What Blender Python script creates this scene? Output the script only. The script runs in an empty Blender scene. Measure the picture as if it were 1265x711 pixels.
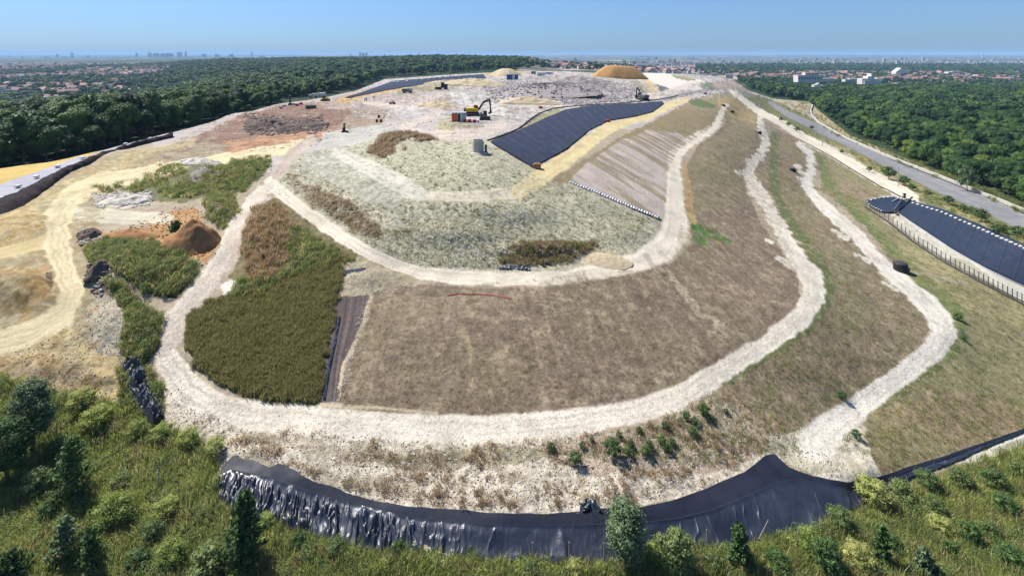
import bpy, bmesh, math, random
import numpy as np
from mathutils import Vector, Matrix
random.seed(7); RNG = np.random.default_rng(7)
S = bpy.context.scene
COL = S.collection
# ---------------------------------------------------------------- camera, sky, sun, exposure
F = 632.5; HZ = 68.0; CZ = 60.0          # focal length in photo pixels, horizon row, camera height
cam_d = bpy.data.cameras.new('camera'); cam = bpy.data.objects.new('camera', cam_d); COL.objects.link(cam)
cam.location = (0, 0, CZ); cam.rotation_euler = (math.radians(90), 0, 0)
cam_d.sensor_width = 36; cam_d.lens = 18.0; cam_d.shift_y = -(355.5 - HZ) / 1265.0
cam_d.clip_start = 0.5; cam_d.clip_end = 60000
S.camera = cam
SUN_EL = math.radians(54); SX, SY = -0.86, 0.50
W = bpy.data.worlds.new('World'); S.world = W; W.use_nodes = True
nt = W.node_tree; bg = nt.nodes['Background']
sky = nt.nodes.new('ShaderNodeTexSky'); sky.sky_type = 'NISHITA'; sky.sun_disc = False
sky.sun_elevation = SUN_EL; sky.sun_rotation = math.atan2(SX, SY)
sky.altitude = 100; sky.air_density = 1.0; sky.dust_density = 0.4; sky.ozone_density = 3.0
geo_ = nt.nodes.new('ShaderNodeTexCoord'); sep_ = nt.nodes.new('ShaderNodeSeparateXYZ'); mr_ = nt.nodes.new('ShaderNodeMapRange'); tint = nt.nodes.new('ShaderNodeMix'); tint.data_type = 'RGBA'
mul = nt.nodes.new('ShaderNodeMix'); mul.data_type = 'RGBA'; mul.blend_type = 'MULTIPLY'; mul.inputs[0].default_value = 1
nt.links.new(geo_.outputs['Generated'], sep_.inputs[0]); nt.links.new(sep_.outputs['Z'], mr_.inputs[0]); mr_.inputs[1].default_value = 0.0; mr_.inputs[2].default_value = 0.25
nt.links.new(mr_.outputs[0], tint.inputs[0]); tint.inputs[6].default_value = (0.36, 0.55, 0.93, 1); tint.inputs[7].default_value = (0.78, 0.92, 1.05, 1)   # clear summer air: the horizon stays blue, not yellow
nt.links.new(sky.outputs[0], mul.inputs[6]); nt.links.new(tint.outputs[2], mul.inputs[7]); nt.links.new(mul.outputs[2], bg.inputs[0]); bg.inputs[1].default_value = 0.07
sd = bpy.data.lights.new('sun', 'SUN'); sd.energy = 4.8; sd.angle = math.radians(0.53); sd.color = (1, 0.955, 0.88)
so = bpy.data.objects.new('sun', sd); COL.objects.link(so)
sv = Vector((SX, SY, 0)).normalized() * math.cos(SUN_EL) + Vector((0, 0, math.sin(SUN_EL)))
so.rotation_euler = (-sv).to_track_quat('-Z', 'Y').to_euler(); so.location = (0, 0, 200)
S.view_settings.view_transform = 'Standard'; S.view_settings.look = 'None'
S.view_settings.exposure = 0.92; S.view_settings.gamma = 1
S.render.engine = 'CYCLES'
S.cycles.max_bounces = 5; S.cycles.transparent_max_bounces = 8; S.cycles.volume_bounces = 0
KALB = 0.62
HAZE = 0.000065
def lin(c, k=KALB):
    return tuple(((v / 255.0 / 12.92) if v / 255.0 <= 0.04045 else ((v / 255.0 + 0.055) / 1.055) ** 2.4) * k for v in c)
# ---------------------------------------------------------------- numeric helpers
_L = RNG.random((4, 256, 256))
def vnoise(x, y, k=0):
    xi = np.floor(x).astype(np.int64); yi = np.floor(y).astype(np.int64)
    fx = x - xi; fy = y - yi; fx = fx * fx * (3 - 2 * fx); fy = fy * fy * (3 - 2 * fy)
    L = _L[k % 4]; a = L[xi & 255, yi & 255]; b = L[(xi + 1) & 255, yi & 255]
    c = L[xi & 255, (yi + 1) & 255]; d = L[(xi + 1) & 255, (yi + 1) & 255]
    return (a * (1 - fx) + b * fx) * (1 - fy) + (c * (1 - fx) + d * fx) * fy
def fbm(x, y, o=4, k=0):
    x = np.asarray(x, float); y = np.asarray(y, float)
    s = 0; a = 1; t = 0
    for i in range(o):
        s = s + a * vnoise(x * 2 ** i + 17.3 * i, y * 2 ** i + 5.1 * i, k + i); t += a; a *= 0.55
    return s / t * 2 - 1
def inpoly(px, py, poly):
    P = np.asarray(poly, float); x0, y0 = P.min(0) - 1; x1, y1 = P.max(0) + 1
    m = np.zeros(px.shape, bool); bb = (px >= x0) & (px <= x1) & (py >= y0) & (py <= y1)
    if not bb.any(): return m
    x = px[bb]; y = py[bb]; c = np.zeros(x.shape, bool); n = len(P)
    for i in range(n):
        ax, ay = P[i]; bx, by = P[(i + 1) % n]
        if ay == by: continue
        c ^= ((ay > y) != (by > y)) & (x < (bx - ax) * (y - ay) / (by - ay) + ax)
    m[bb] = c; return m
def linedist(px, py, pts):
    """distance/radius ratio to a polyline whose points are (x, y, r), and signed side"""
    P = np.asarray(pts, float); R = P[:, 2].max() * 1.6 + 2
    out = np.full(px.shape, 9.0); sid = np.zeros(px.shape)
    for i in range(len(P) - 1):
        ax, ay, ar = P[i]; bx, by, br = P[i + 1]
        bb = (px > min(ax, bx) - R) & (px < max(ax, bx) + R) & (py > min(ay, by) - R) & (py < max(ay, by) + R)
        if not bb.any(): continue
        x = px[bb]; y = py[bb]; dx = bx - ax; dy = by - ay; L2 = dx * dx + dy * dy
        t = np.clip(((x - ax) * dx + (y - ay) * dy) / L2, 0, 1)
        ex = x - ax - t * dx; ey = y - ay - t * dy
        d = np.hypot(ex, ey) / (ar + t * (br - ar)); s = np.sign(dx * ey - dy * ex) * d
        o = out[bb]; k = d < o; o[k] = d[k]; out[bb] = o
        ss = sid[bb]; ss[k] = s[k]; sid[bb] = ss
    return out, sid
# ---------------------------------------------------------------- lie of the land: depth below the camera at surveyed points (photo column, row, metres)
CP = np.array([
(0,711,47),(0,600,46),(0,520,44),(0,480,42),(0,430,39.5),(0,390,37.5),(0,340,35.2),(0,300,33.5),(0,250,31.5),(0,215,30),(-200,300,31),(-200,430,38.5),(-200,560,45),(-200,750,47.5),
(150,300,33),(150,400,38),(150,480,42.3),(150,560,45.3),(150,711,47.3),(250,300,33),(250,380,37.3),(250,500,42.6),(300,560,44.5),(300,660,46.9),
(350,230,29),(330,180,26.5),(200,180,28),(100,195,29),(345,130,25),(250,152,27),(450,230,27),(450,300,33),(600,335,36),(500,335,36),(400,275,32.3),
(600,240,27.3),(590,180,23.2),(600,290,32),(600,130,22),(600,100,22),(450,120,23),(450,160,24.5),(700,100,21.5),(800,110,23),(700,150,23.6),(650,205,26.5),
(750,150,24.5),(700,200,27),(820,128,24.5),(838,290,37),(835,230,34),(845,180,31.5),(885,148,29.5),(895,131,28.5),(760,330,36.5),(780,220,31),(700,228,29.3),
(400,510,42.5),(600,520,43),(780,505,43),(900,450,42.5),(1000,380,42),(990,330,42),(930,215,40),(940,150,37),(500,420,39.5),(700,420,39.5),(900,300,39.3),
(1168,410,48.5),(1100,335,48),(1000,230,46),(1000,195,45),(985,178,44),(1060,500,48),(904,113,33),(934,136,41),(995,171,48),(1061,208,51),(1102,232,52),
(1265,530,53),(1265,420,53),(1265,365,54),(1265,310,52.5),(955,129,50),(1015,160,54),(1102,203,55),(1265,272,55.5),(1420,340,55.5),(1420,500,55),(880,105,28),(1102,218,54),
(300,583,44.8),(450,625,45.6),(620,648,45.6),(780,648,45.8),(920,617,46.5),(975,595,47.3),(1060,585,48),(1100,580,49),(1188,569,51),(1265,540,53),
(325,640,46.4),(450,673,47),(620,687,47.3),(750,690,47.4),(904,669,48.2),(1000,655,49),(1079,614,50),(376,590,44.4),(500,626,45.2),(620,635,45.2),(714,632,45.3),(866,606,46),(955,564,46.7),
(600,720,47.7),(1265,711,49.5),(1265,600,52),(1100,660,49.8),(600,570,44.2),(800,560,44.2),(1000,560,47),(450,560,44),
(0,820,48.3),(600,820,48.6),(1265,820,50),(-200,820,48.3),(1450,820,50.5),(1450,620,52.5)], float)
def _ker(a, b):
    dx = (a[:, None, 0] - b[None, :, 0]) / 300; dy = (a[:, None, 1] - b[None, :, 1]) / 200
    r2 = dx * dx + dy * dy
    return np.sqrt(r2 + 0.0009)
_w = None
def _solve():
    n = len(CP); K = _ker(CP, CP) - 0.004 * np.eye(n)
    P = np.c_[np.ones(n), CP[:, 0] / 1000, CP[:, 1] / 1000]
    A = np.zeros((n + 3, n + 3)); A[:n, :n] = K; A[:n, n:] = P; A[n:, :n] = P.T
    return np.linalg.solve(A, np.r_[CP[:, 2], 0, 0, 0])
_w = _solve()
def Hs(px, py):
    q = np.c_[np.ravel(px), np.ravel(py)].astype(float); out = np.empty(len(q))
    for i in range(0, len(q), 40000):
        c = q[i:i + 40000]; out[i:i + 40000] = _ker(c, CP) @ _w[:-3] + _w[-3] + _w[-2] * c[:, 0] / 1000 + _w[-1] * c[:, 1] / 1000
    return out.reshape(np.shape(px))
_gx = np.arange(-220, 1481, 6.0); _gy = np.arange(80, 841, 4.0)
_HG = Hs(*np.meshgrid(_gx, _gy, indexing='ij'))
def Hf(px, py):
    u = np.clip((np.asarray(px, float) + 220) / 6, 0, len(_gx) - 1.001); v = np.clip((np.asarray(py, float) - 80) / 4, 0, len(_gy) - 1.001)
    i = u.astype(int); j = v.astype(int); a = u - i; b = v - j
    return (_HG[i, j] * (1 - a) + _HG[i + 1, j] * a) * (1 - b) + (_HG[i, j + 1] * (1 - a) + _HG[i + 1, j + 1] * a) * b
def unproj(px, py, H):
    Y = F * H / (np.asarray(py, float) - HZ); X = (np.asarray(px, float) - F) * Y / F
    return X, Y, CZ - H
def at(px, py, dz=0.0):
    H = float(Hf(px, py)); X, Y, Z = unproj(px, py, H)
    return Vector((float(X), float(Y), Z + dz))
def scale_at(px, py): return float(Hf(px, py)) / (py - HZ)   # metres per photo pixel
TOPX = [-160, 0, 60, 120, 200, 260, 345, 400, 440, 475, 560, 640, 700, 760, 800, 860, 905, 925, 955, 1000, 1012, 1050, 1150, 1265, 1425]
TOPY = [262, 208, 200, 188, 166, 152, 128, 121, 112, 98, 92, 88, 88, 92, 90, 92, 98, 112, 122, 126, 137, 167, 209, 257, 323]
def ytop(px): return np.interp(px, TOPX, TOPY)
# ---------------------------------------------------------------- mesh + material helpers
def raw_mesh(name, V, Fc, cols=None, smooth=False, mats=(), fmat=None):
    me = bpy.data.meshes.new(name); V = np.asarray(V, np.float32); Fc = np.asarray(Fc, np.int32); k = Fc.shape[1]; n = len(Fc)
    me.vertices.add(len(V)); me.vertices.foreach_set('co', V.ravel())
    me.loops.add(n * k); me.loops.foreach_set('vertex_index', Fc.ravel())
    me.polygons.add(n); me.polygons.foreach_set('loop_start', np.arange(0, n * k, k, dtype=np.int32))
    if smooth: me.polygons.foreach_set('use_smooth', np.ones(n, bool))
    if fmat is not None: me.polygons.foreach_set('material_index', np.asarray(fmat, np.int32))
    for m in mats: me.materials.append(m)
    if cols is not None:
        at_ = me.color_attributes.new('Col', 'FLOAT_COLOR', 'POINT'); at_.data.foreach_set('color', np.asarray(cols, np.float32).ravel())
    me.update(calc_edges=True); me.validate(); return me
def link(name, me, parent=None, loc=None, rz=None):
    o = bpy.data.objects.new(name, me); COL.objects.link(o)
    if parent is not None: o.parent = parent
    if loc is not None: o.location = loc
    if rz is not None: o.rotation_euler = (0, 0, rz)
    return o
def tag(o, label=None, cat=None, group=None, kind=None):
    for k, v in (('label', label), ('category', cat), ('group', group), ('kind', kind)):
        if v: o[k] = v
    return o
def empty(name, loc, rz=0.0, sc=1.0):
    o = bpy.data.objects.new(name, None); COL.objects.link(o); o.location = loc; o.rotation_euler = (0, 0, rz); o.scale = (sc,) * 3
    o.empty_display_size = 0.5; return o
def copy_thing(src, loc, rz=0.0, sc=(1, 1, 1), label=None):
    r = src.copy(); COL.objects.link(r); r.location = loc; r.rotation_euler = (0, 0, rz); r.scale = sc
    if label: r['label'] = label
    for ch in src.children:
        c = ch.copy(); COL.objects.link(c); c.parent = r
        for g in ch.children:
            d = g.copy(); COL.objects.link(d); d.parent = c
    return r
def nodes(name):
    m = bpy.data.materials.new(name); m.use_nodes = True; t = m.node_tree
    return m, t, t.nodes['Principled BSDF'], (lambda ty, **kw: _nn(t, ty, kw)), t.links.new
def _nn(t, ty, kw):
    n = t.nodes.new(ty)
    for k, v in kw.items():
        if k[0] == '_': n.inputs[int(k[1:]) if k[1:].isdigit() else k[1:]].default_value = v
        else: setattr(n, k, v)
    return n
def ramp(n, pts):
    e = n.color_ramp.elements
    while len(e) > 1: e.remove(e[0])
    e[0].position = pts[0][0]; e[0].color = (*pts[0][1], 1)
    for p, c in pts[1:]:
        q = e.new(p); q.color = (*c, 1)
def g3(v): return (v, v, v)
def plain_mat(name, c, rough=0.6, var=0.12, scale=3.0, metal=0.0, bump=0.0, k=KALB, spec=0.4):
    m, t, p, N, Lk = nodes(name); tc = N('ShaderNodeTexCoord'); nz = N('ShaderNodeTexNoise', _Scale=scale, _Detail=5.0)
    Lk(tc.outputs['Object'], nz.inputs['Vector'])
    r = N('ShaderNodeMapRange', _1=0.3, _2=0.7, _3=1 - var, _4=1 + var); Lk(nz.outputs[0], r.inputs[0])
    mx = N('ShaderNodeVectorMath', operation='SCALE'); mx.inputs[0].default_value = lin(c, k); Lk(r.outputs[0], mx.inputs['Scale'])
    Lk(mx.outputs[0], p.inputs['Base Color']); p.inputs['Roughness'].default_value = rough; p.inputs['Metallic'].default_value = metal
    p.inputs['Specular IOR Level'].default_value = spec
    if bump:
        b = N('ShaderNodeBump', _Strength=bump, _Distance=0.05); Lk(nz.outputs[0], b.inputs['Height']); Lk(b.outputs[0], p.inputs['Normal'])
    return m
def ground_mat():
    m, t, p, N, Lk = nodes('earth'); tc = N('ShaderNodeTexCoord'); a = N('ShaderNodeAttribute', attribute_name='Col')
    fac = None; O = tc.outputs['Object']
    n1 = N('ShaderNodeTexNoise', _Scale=0.22, _Detail=6.0, _Roughness=0.65); n2 = N('ShaderNodeTexNoise', _Scale=2.2, _Detail=5.0, _Roughness=0.7)
    n3 = N('ShaderNodeTexVoronoi', _Scale=2.6)
    for n in (n1, n2, n3): Lk(O, n.inputs['Vector'])
    r1 = N('ShaderNodeMapRange', _1=0.32, _2=0.68, _3=-0.17, _4=0.17); r2 = N('ShaderNodeMapRange', _1=0.3, _2=0.7, _3=-0.27, _4=0.27)
    Lk(n1.outputs[0], r1.inputs[0]); Lk(n2.outputs[0], r2.inputs[0])
    gr = N('ShaderNodeMath', operation='MULTIPLY'); Lk(r2.outputs[0], gr.inputs[0]); Lk(a.outputs['Alpha'], gr.inputs[1])
    # scattered dark pebbles and clods
    r3 = N('ShaderNodeMapRange', _1=0.10, _2=0.22, _3=-0.35, _4=0.0); Lk(n3.outputs['Distance'], r3.inputs[0])
    g3_ = N('ShaderNodeMath', operation='MULTIPLY'); Lk(r3.outputs[0], g3_.inputs[0]); Lk(a.outputs['Alpha'], g3_.inputs[1])
    s = N('ShaderNodeMath', operation='ADD'); Lk(r1.outputs[0], s.inputs[0]); Lk(gr.outputs[0], s.inputs[1])
    s1 = N('ShaderNodeMath', operation='ADD'); Lk(s.outputs[0], s1.inputs[0]); Lk(g3_.outputs[0], s1.inputs[1])
    n4 = N('ShaderNodeTexNoise', _Scale=6.5, _Detail=4.0, _Roughness=0.75); Lk(O, n4.inputs['Vector']); r4 = N('ShaderNodeMapRange', _1=0.3, _2=0.7, _3=-0.38, _4=0.38); Lk(n4.outputs[0], r4.inputs[0])
    g4 = N('ShaderNodeMath', operation='MULTIPLY_ADD'); Lk(r4.outputs[0], g4.inputs[0]); Lk(a.outputs['Alpha'], g4.inputs[1]); Lk(s1.outputs[0], g4.inputs[2])
    s2 = N('ShaderNodeMath', operation='ADD', _1=1.0); Lk(g4.outputs[0], s2.inputs[0])
    mx = N('ShaderNodeVectorMath', operation='SCALE'); Lk(a.outputs['Color'], mx.inputs[0]); Lk(s2.outputs[0], mx.inputs['Scale'])
    Lk(mx.outputs[0], p.inputs['Base Color']); p.inputs['Roughness'].default_value = 0.95; p.inputs['Specular IOR Level'].default_value = 0.15
    b = N('ShaderNodeBump', _Strength=0.55, _Distance=0.25); Lk(n2.outputs[0], b.inputs['Height']); Lk(b.outputs[0], p.inputs['Normal'])
    return m
M_EARTH = ground_mat()
def leaf_mat(name, dark, light, alt, rnd=0.35, trans=0.25, k=0.90):
    m, t, p, N, Lk = nodes(name); geo = N('ShaderNodeNewGeometry'); oi = N('ShaderNodeObjectInfo')
    r = N('ShaderNodeValToRGB'); ramp(r, [(0.0, lin(dark, k)), (0.6, lin(light, k)), (1.0, lin(alt, k))])
    a = N('ShaderNodeMath', operation='MULTIPLY', _1=rnd); Lk(geo.outputs['Random Per Island'], a.inputs[0])
    b = N('ShaderNodeMath', operation='MULTIPLY_ADD', _1=1 - rnd); Lk(oi.outputs['Random'], b.inputs[0]); Lk(a.outputs[0], b.inputs[2])
    Lk(b.outputs[0], r.inputs[0]); Lk(r.outputs[0], p.inputs['Base Color']); p.inputs['Roughness'].default_value = 0.6
    p.inputs['Specular IOR Level'].default_value = 0.25
    tr = N('ShaderNodeBsdfTranslucent'); Lk(r.outputs[0], tr.inputs[0]); mx = N('ShaderNodeMixShader', _0=trans)
    Lk(p.outputs[0], mx.inputs[1]); Lk(tr.outputs[0], mx.inputs[2]); Lk(mx.outputs[0], t.nodes['Material Output'].inputs['Surface'])
    return m
# ---------------------------------------------------------------- tracks (photo column, row, half width in pixels)
T_RING = [(333,226,7),(350,240,8),(375,260,8),(400,278,8),(430,297,8),(460,315,8),(490,328,8),(520,338,8),(560,342,9),(620,344,9),(700,342.5,9),(750,334,10),(790,324,13),(818,308,17),(833,290,18),(834,265,14),(833,238,11),(832,212,8.5),(834,192,8),(848,178,7),(867,166,6),(884,157,5),(888,148,4.2),(893,137,3.6),(897,130,3)]
T_RIM = [(640,237,10),(664,222,11),(686,206,10),(711,189,9),(732,172,8),(752,158,7),(777,149,6),(803,142,5.5),(824,131,4.5),(838,126,3.5),(850,122.5,2.5)]
T_RIMFADE = [(500,240,5),(560,244,6),(600,242,7),(640,237,9)]
T_BENCH = [(335,228,8),(315,245,8),(295,270,9),(277,310,10),(262,342,13),(235,370,12),(212,395,11),(204,420,11),(210,450,17),(232,482,20),(270,506,20),(330,516,19),(400,522,18),(500,528,17),(600,530,17),(701,521,16),(777,509,16),(840,492,15),(878,467,14),(914,446,13),(945,426,13),(965,411,13),(993,388,14),(1008,362,15),(1004,345,14),(993,329,12),(975,301,10),(960,276,8),(945,248,8),(932,229,8),(923,212,6),(937,194,6),(947.6,177,5),(939,154,3.5),(937.5,144.5,3)]
T_LOW = [(986.5,178,3.5),(1001,190,4),(1002,211,5),(996,228,6.5),(1008,245,7),(1031,267,7.5),(1059,290,8),(1079,314,8.5),(1100,337,9.5),(1128,358,11),(1146,375,13),(1160,393,15),(1167,411,16),(1157,429,15),(1132,449,14),(1107,469,14),(1079,489,15),(1054,508,17),(1031,525,20),(1012,545,26)]
T_VALLEY = [(903,112.5,2.5),(918,124,3),(934.6,136.6,4),(963.5,151,4.5),(995,171,5.5),(1030,190,6),(1062,208.5,6.5),(1102,231,8),(1128,246,8)]
T_LEFT = [(372,176,5),(340,186,7),(300,192,8),(240,206,8),(180,215,9),(122,225,11),(90,240,14),(73,265,17),(70,300,16),(78,332,14),(90,360,15),(80,388,15),(45,408,16),(0,425,15),(-160,450,15)]
T_SPUR = [(-160,340,8),(0,313,7),(55,299,7)]
T_SPUR2 = [(95,262,9),(150,268,9),(207,270,7)]
T_BERMSIDE = [(-100,330,8),(0,285,8),(60,245,9),(110,222,9),(150,204,8),(200,184,5),(240,172,3)]
T_PAD = [(620,153,6),(599,163,6),(573,168,6),(528,168,6),(507,163,5.5),(499,157,5),(520,148,3.5),(543,139,3),(515,134,2.5),(477,130,2.5),(452,127,2.5)]
T_ROAD = [(951,126.5,2.2),(957,131,2.6),(975,142,3.5),(1015,160.5,5),(1050,176.5,6),(1102,202,7),(1160,229,8.5),(1217,253,9.5),(1265,274,10.5),(1425,345,14)]
T_WALL = [(1004,130.5),(1001.5,137),(1002.5,143),(1010,151.5),(1044,171),(1102,196.5),(1160,219),(1240,251),(1265,262),(1425,328)]
T_FAR = [(871,100.7,1.4),(850,104,1.9),(832,111,3),(816,117,3.5),(800,119,4)]
T_DIAG = [(415,188,6),(452,205,10),(500,230,12),(522,241,7)]
T_GROAD = [(700,131.5,.9),(760,128,1),(812,123,1.6),(838,118,2.2),(862,113.5,2.4),(885,110.5,2),(905,110.5,1.6)]
_paint = []
def P(c, poly, amp=0.08, grain=0.8, j=2.0, al=1.0): _paint.append(('p', c, poly, amp, grain, j, al))
def Ln(c, pts, amp=0.03, grain=0.4, j=1.5, al=1.0, ruts=0.0): _paint.append(('l', c, pts, amp, grain, j, al, ruts))
# waste platform and upper works
P((184,176,170), [(300,60),(960,60),(960,135),(850,150),(700,170),(600,180),(430,190),(340,215),(190,220),(190,150)], .12)
P((160,142,124), [(190,190),(230,172),(270,158),(340,130),(430,122),(480,135),(470,160),(430,170),(350,182),(280,192),(215,215)], .15)
P((138,112,98), [(200,185),(260,160),(345,130),(385,128),(440,140),(410,160),(330,168),(250,185)], .2)
P((186,138,102), [(230,200),(250,182),(320,168),(400,162),(420,165),(340,182),(260,205)], .08, j=5, al=.8)
P((112,97,88), [(305,150),(345,146),(400,150),(400,160),(330,165),(300,160)], .3)
P((176,160,150), [(440,112),(500,112),(560,120),(560,135),(470,134),(400,135),(410,122)], .1)
P((200,165,108), [(410,126),(445,114),(490,107),(545,102),(545,105),(510,109),(455,120),(430,128)], .05)
P((150,140,105), [(500,109),(545,103),(600,98),(590,103),(560,112),(520,114),(480,118)], .15)
P((176,168,160), [(545,110),(620,98),(700,95),(760,100),(790,115),(700,130),(600,150),(560,130)], .25, j=5)
P((158,150,146), [(600,108),(640,98),(760,103),(790,118),(760,128),(700,130),(660,125),(615,120)], .35, j=5)
P((196,186,172), [(612,118),(680,116),(700,126),(690,132),(620,134),(605,130)], .12, j=4)
P((216,208,196), [(565,128),(625,132),(625,142),(600,148),(600,135)], .05)
P((200,196,190), [(555,122),(600,118),(610,124),(570,132)], .08, j=3)
P((206,175,120), [(600,90),(640,85),(650,91),(600,94)], .1)
P((188,184,176), [(400,165),(440,158),(470,155),(484,160),(450,180),(430,190),(393,184)], .02, .3)
P((118,104,86), [(455,184),(482,166),(515,168),(545,174),(500,182),(470,197)], .35)
P((168,158,120), [(535,168),(540,150),(560,140),(575,150),(600,158),(570,162)], .08, j=4, al=.8)
P((104,98,88), [(606,172),(640,158),(665,140),(690,132),(760,127),(812,122),(812,124),(760,129.5),(700,132.5),(672,140),(640,162),(606,176)], .02)
P((152,147,114), [(605,174),(642,162),(668,142),(690,133),(697,135),(676,146),(650,160),(640,170),(612,180)], .1)
P((120,120,118), [(820,121),(856,110.5),(885,107),(912,109),(912,112),(885,111),(850,118),(815,126)], .02, .3)
P((222,212,200), [(768,94),(792,86.5),(807,86),(830,92),(854,97),(872,100),(850,105),(836,110.5),(827,109),(811,104),(800,99.5),(785,99)], .03, .2, j=.6)
P((204,192,186), [(846,114),(842,110),(853,104.5),(864,105.5),(868,110),(856,113)], .05, .4, j=.6)
P((200,178,128), [(797,99),(804,100),(818,113),(803,115),(799,107)], .05, j=.6)
P((58,64,82), [(811,104),(828,110),(824,113.4),(815,113)], .02, .3, j=.4)
P((150,140,110), [(776,100),(790,99),(801,112),(800,118),(790,112)], .1)
P((96,112,78), [(864,103),(880,102.5),(882,109),(870,110)], .3)
P((150,145,110), [(828,92),(845,95),(862,99),(850,100),(835,97)], .2, j=.8)
P((166,146,126), [(880,104),(892,99),(905,97),(920,102),(928,113),(905,110.5),(884,109)], .15)
# far left strips
P((206,180,112), [(-160,262),(0,208),(100,187),(140,180),(100,197),(0,232),(-160,300)], .06, .5)
P((120,112,104), [(60,252),(110,218),(160,198),(205,182),(150,198),(100,216)], .15)
P((170,157,126), [(-200,300),(0,262),(100,205),(200,180),(250,170),(200,200),(130,225),(110,350),(130,420),(150,500),(-200,480)], .10, .6)
P((160,150,124), [(118,212),(150,196),(195,183),(255,176),(285,180),(270,190),(200,206),(130,216)], .25, j=3)
P((184,160,112), [(12,262),(50,250),(58,285),(20,305),(0,305),(-60,310),(-60,280)], .15)
P((164,138,92), [(-100,335),(0,330),(48,333),(62,345),(60,365),(35,388),(0,392),(-100,400)], .2)
P((84,64,52), [(55,338),(62,336),(67,350),(62,368),(50,378),(60,362),(58,348)], .3, j=2)
P((198,178,132), [(-200,430),(0,425),(80,400),(145,440),(150,495),(110,492),(60,478),(-200,470)], .22)
P((176,150,108), [(-200,445),(0,440),(70,440),(140,480),(60,475),(-200,462)], .25, j=5, al=.7)
P((186,176,154), [(110,375),(130,368),(158,375),(160,425),(135,440),(100,425)], .3, j=3)
P((215,206,192), [(112,240),(150,236),(182,240),(186,250),(155,258),(120,252)], .25, j=1.5)
P((186,148,104), [(122,290),(180,282),(200,262),(240,255),(268,300),(255,325),(215,310),(170,300)], .3, j=3)
P((120,105,90), [(95,290),(120,284),(124,300),(100,305)], .35)
P((112,96,78), [(108,325),(135,330),(140,350),(125,368),(110,350)], .4, j=3)
# green hummocks on the left
P((84,88,56), [(100,308),(125,298),(180,296),(215,308),(245,325),(240,345),(215,368),(180,366),(140,348),(108,322)], .35, 1, j=3)
P((118,118,86), [(108,232),(160,226),(215,208),(285,196),(330,184),(336,205),(305,236),(260,242),(235,250),(190,248),(180,236),(112,238)], .35, 1, j=3)
P((88,96,58), [(195,236),(240,222),(300,196),(336,188),(334,208),(300,236),(250,240),(215,246)], .3, 1, j=3)
P((150,144,134), [(236,220),(270,205),(285,212),(262,232),(238,236)], .3, j=3)
P((120,114,84), [(250,246),(288,236),(297,262),(276,284),(256,270)], .35, 1, j=3)
P((98,102,64), [(128,350),(165,368),(200,398),(194,430),(178,448),(160,452),(150,430),(158,395),(145,370)], .3, 1, j=3)
P((88,88,58), [(145,455),(175,450),(195,470),(200,520),(165,520),(148,490)], .3, 1, j=3)
# hollow between the two tracks
P((128,118,88), [(322,246),(345,244),(372,262),(410,290),(445,316),(470,330),(440,345),(420,330),(380,335),(330,355),(300,372),(272,372),(296,320),(300,285)], .35, 1, j=3)
P((164,134,98), [(315,262),(345,250),(362,275),(345,300),(340,330),(318,340),(306,320),(308,290)], .35, 1, j=5, al=.8)
P((92,84,62), [(330,280),(352,276),(368,300),(350,322),(332,320)], .35, 1, j=5, al=.7)
P((176,164,138), [(418,322),(450,318),(510,345),(522,352),(515,360),(460,362),(440,366),(415,360)], .2, 1, j=3)
P((112,110,68), [(229,405),(238,382),(258,374),(300,364),(345,350),(378,328),(400,322),(421,322),(424,340),(417,366),(412,385),(405,420),(398,460),(393,500),(340,497),(300,489),(266,472),(243,451),(230,427)], .22, 1, j=1)
P((104,92,90), [(414,367),(456,364),(452,385),(440,418),(426,452),(417,497),(393,499),(398,460),(405,420)], .04, .5, j=.8)
# knoll inside the ring track
P((180,176,152), [(340,222),(356,205),(378,188),(420,183),(470,172),(540,164),(605,176),(640,198),(658,211),(640,235),(700,226),(812,268),(812,300),(790,322),(740,332),(640,336),(520,332),(480,318),(440,298),(370,248)], .14, 1, j=2)
P((168,166,150), [(378,190),(425,186),(470,212),(508,240),(480,262),(452,258),(410,228),(365,215)], .06, .6, j=3)
P((150,146,112), [(640,226),(700,222),(715,232),(690,243),(620,250),(600,248)], .1, 1, j=3, al=.7)
P((186,183,174), [(470,262),(500,258),(520,250),(580,256),(560,262),(515,275),(500,288),(478,282)], .1, .7, j=4, al=.6)
P((136,118,88), [(352,212),(362,216),(400,236),(428,250),(465,272),(475,290),(462,300),(430,280),(398,262),(362,236)], .3, 1, j=5, al=.8)
P((104,98,66), [(480,285),(510,282),(520,292),(480,298)], .3, 1, j=4, al=.8)
P((104,96,66), [(616,322),(636,302),(690,298),(742,300),(726,314),(690,326),(640,332)], .3, 1, j=4)
P((132,106,72), [(630,318),(660,310),(700,310),(690,322),(640,328)], .3, 1, j=4, al=.6)
P((196,184,160), [(690,330),(715,312),(752,305),(785,312),(780,322),(740,333)], .15, .9, j=3)
P((128,124,98), [(700,231),(716,234),(790,264),(800,290),(780,300),(740,280)], .12, 1, j=8, al=.5)
P((150,136,106), [(664,235),(680,222),(718,200),(752,178),(800,152),(820,142),(848,127),(880,116),(905,112),(936,140),(940,180),(900,165),(892,140),(885,155),(840,180),(822,220),(820,250),(705,226)], .12, .9)
P((192,179,168), [(700,227),(714,212),(740,190),(770,172),(800,160),(840,165),(852,176),(836,190),(824,215),(824,250),(815,270)], .05, .6, j=2)
P((104,116,78), [(845,123),(862,121),(886,131),(880,134),(862,133)], .2, 1, j=1)
P((180,158,112), [(885,122),(905,120),(933,142),(933,152),(905,146),(890,134)], .08, .8, j=2, al=.8)
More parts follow.
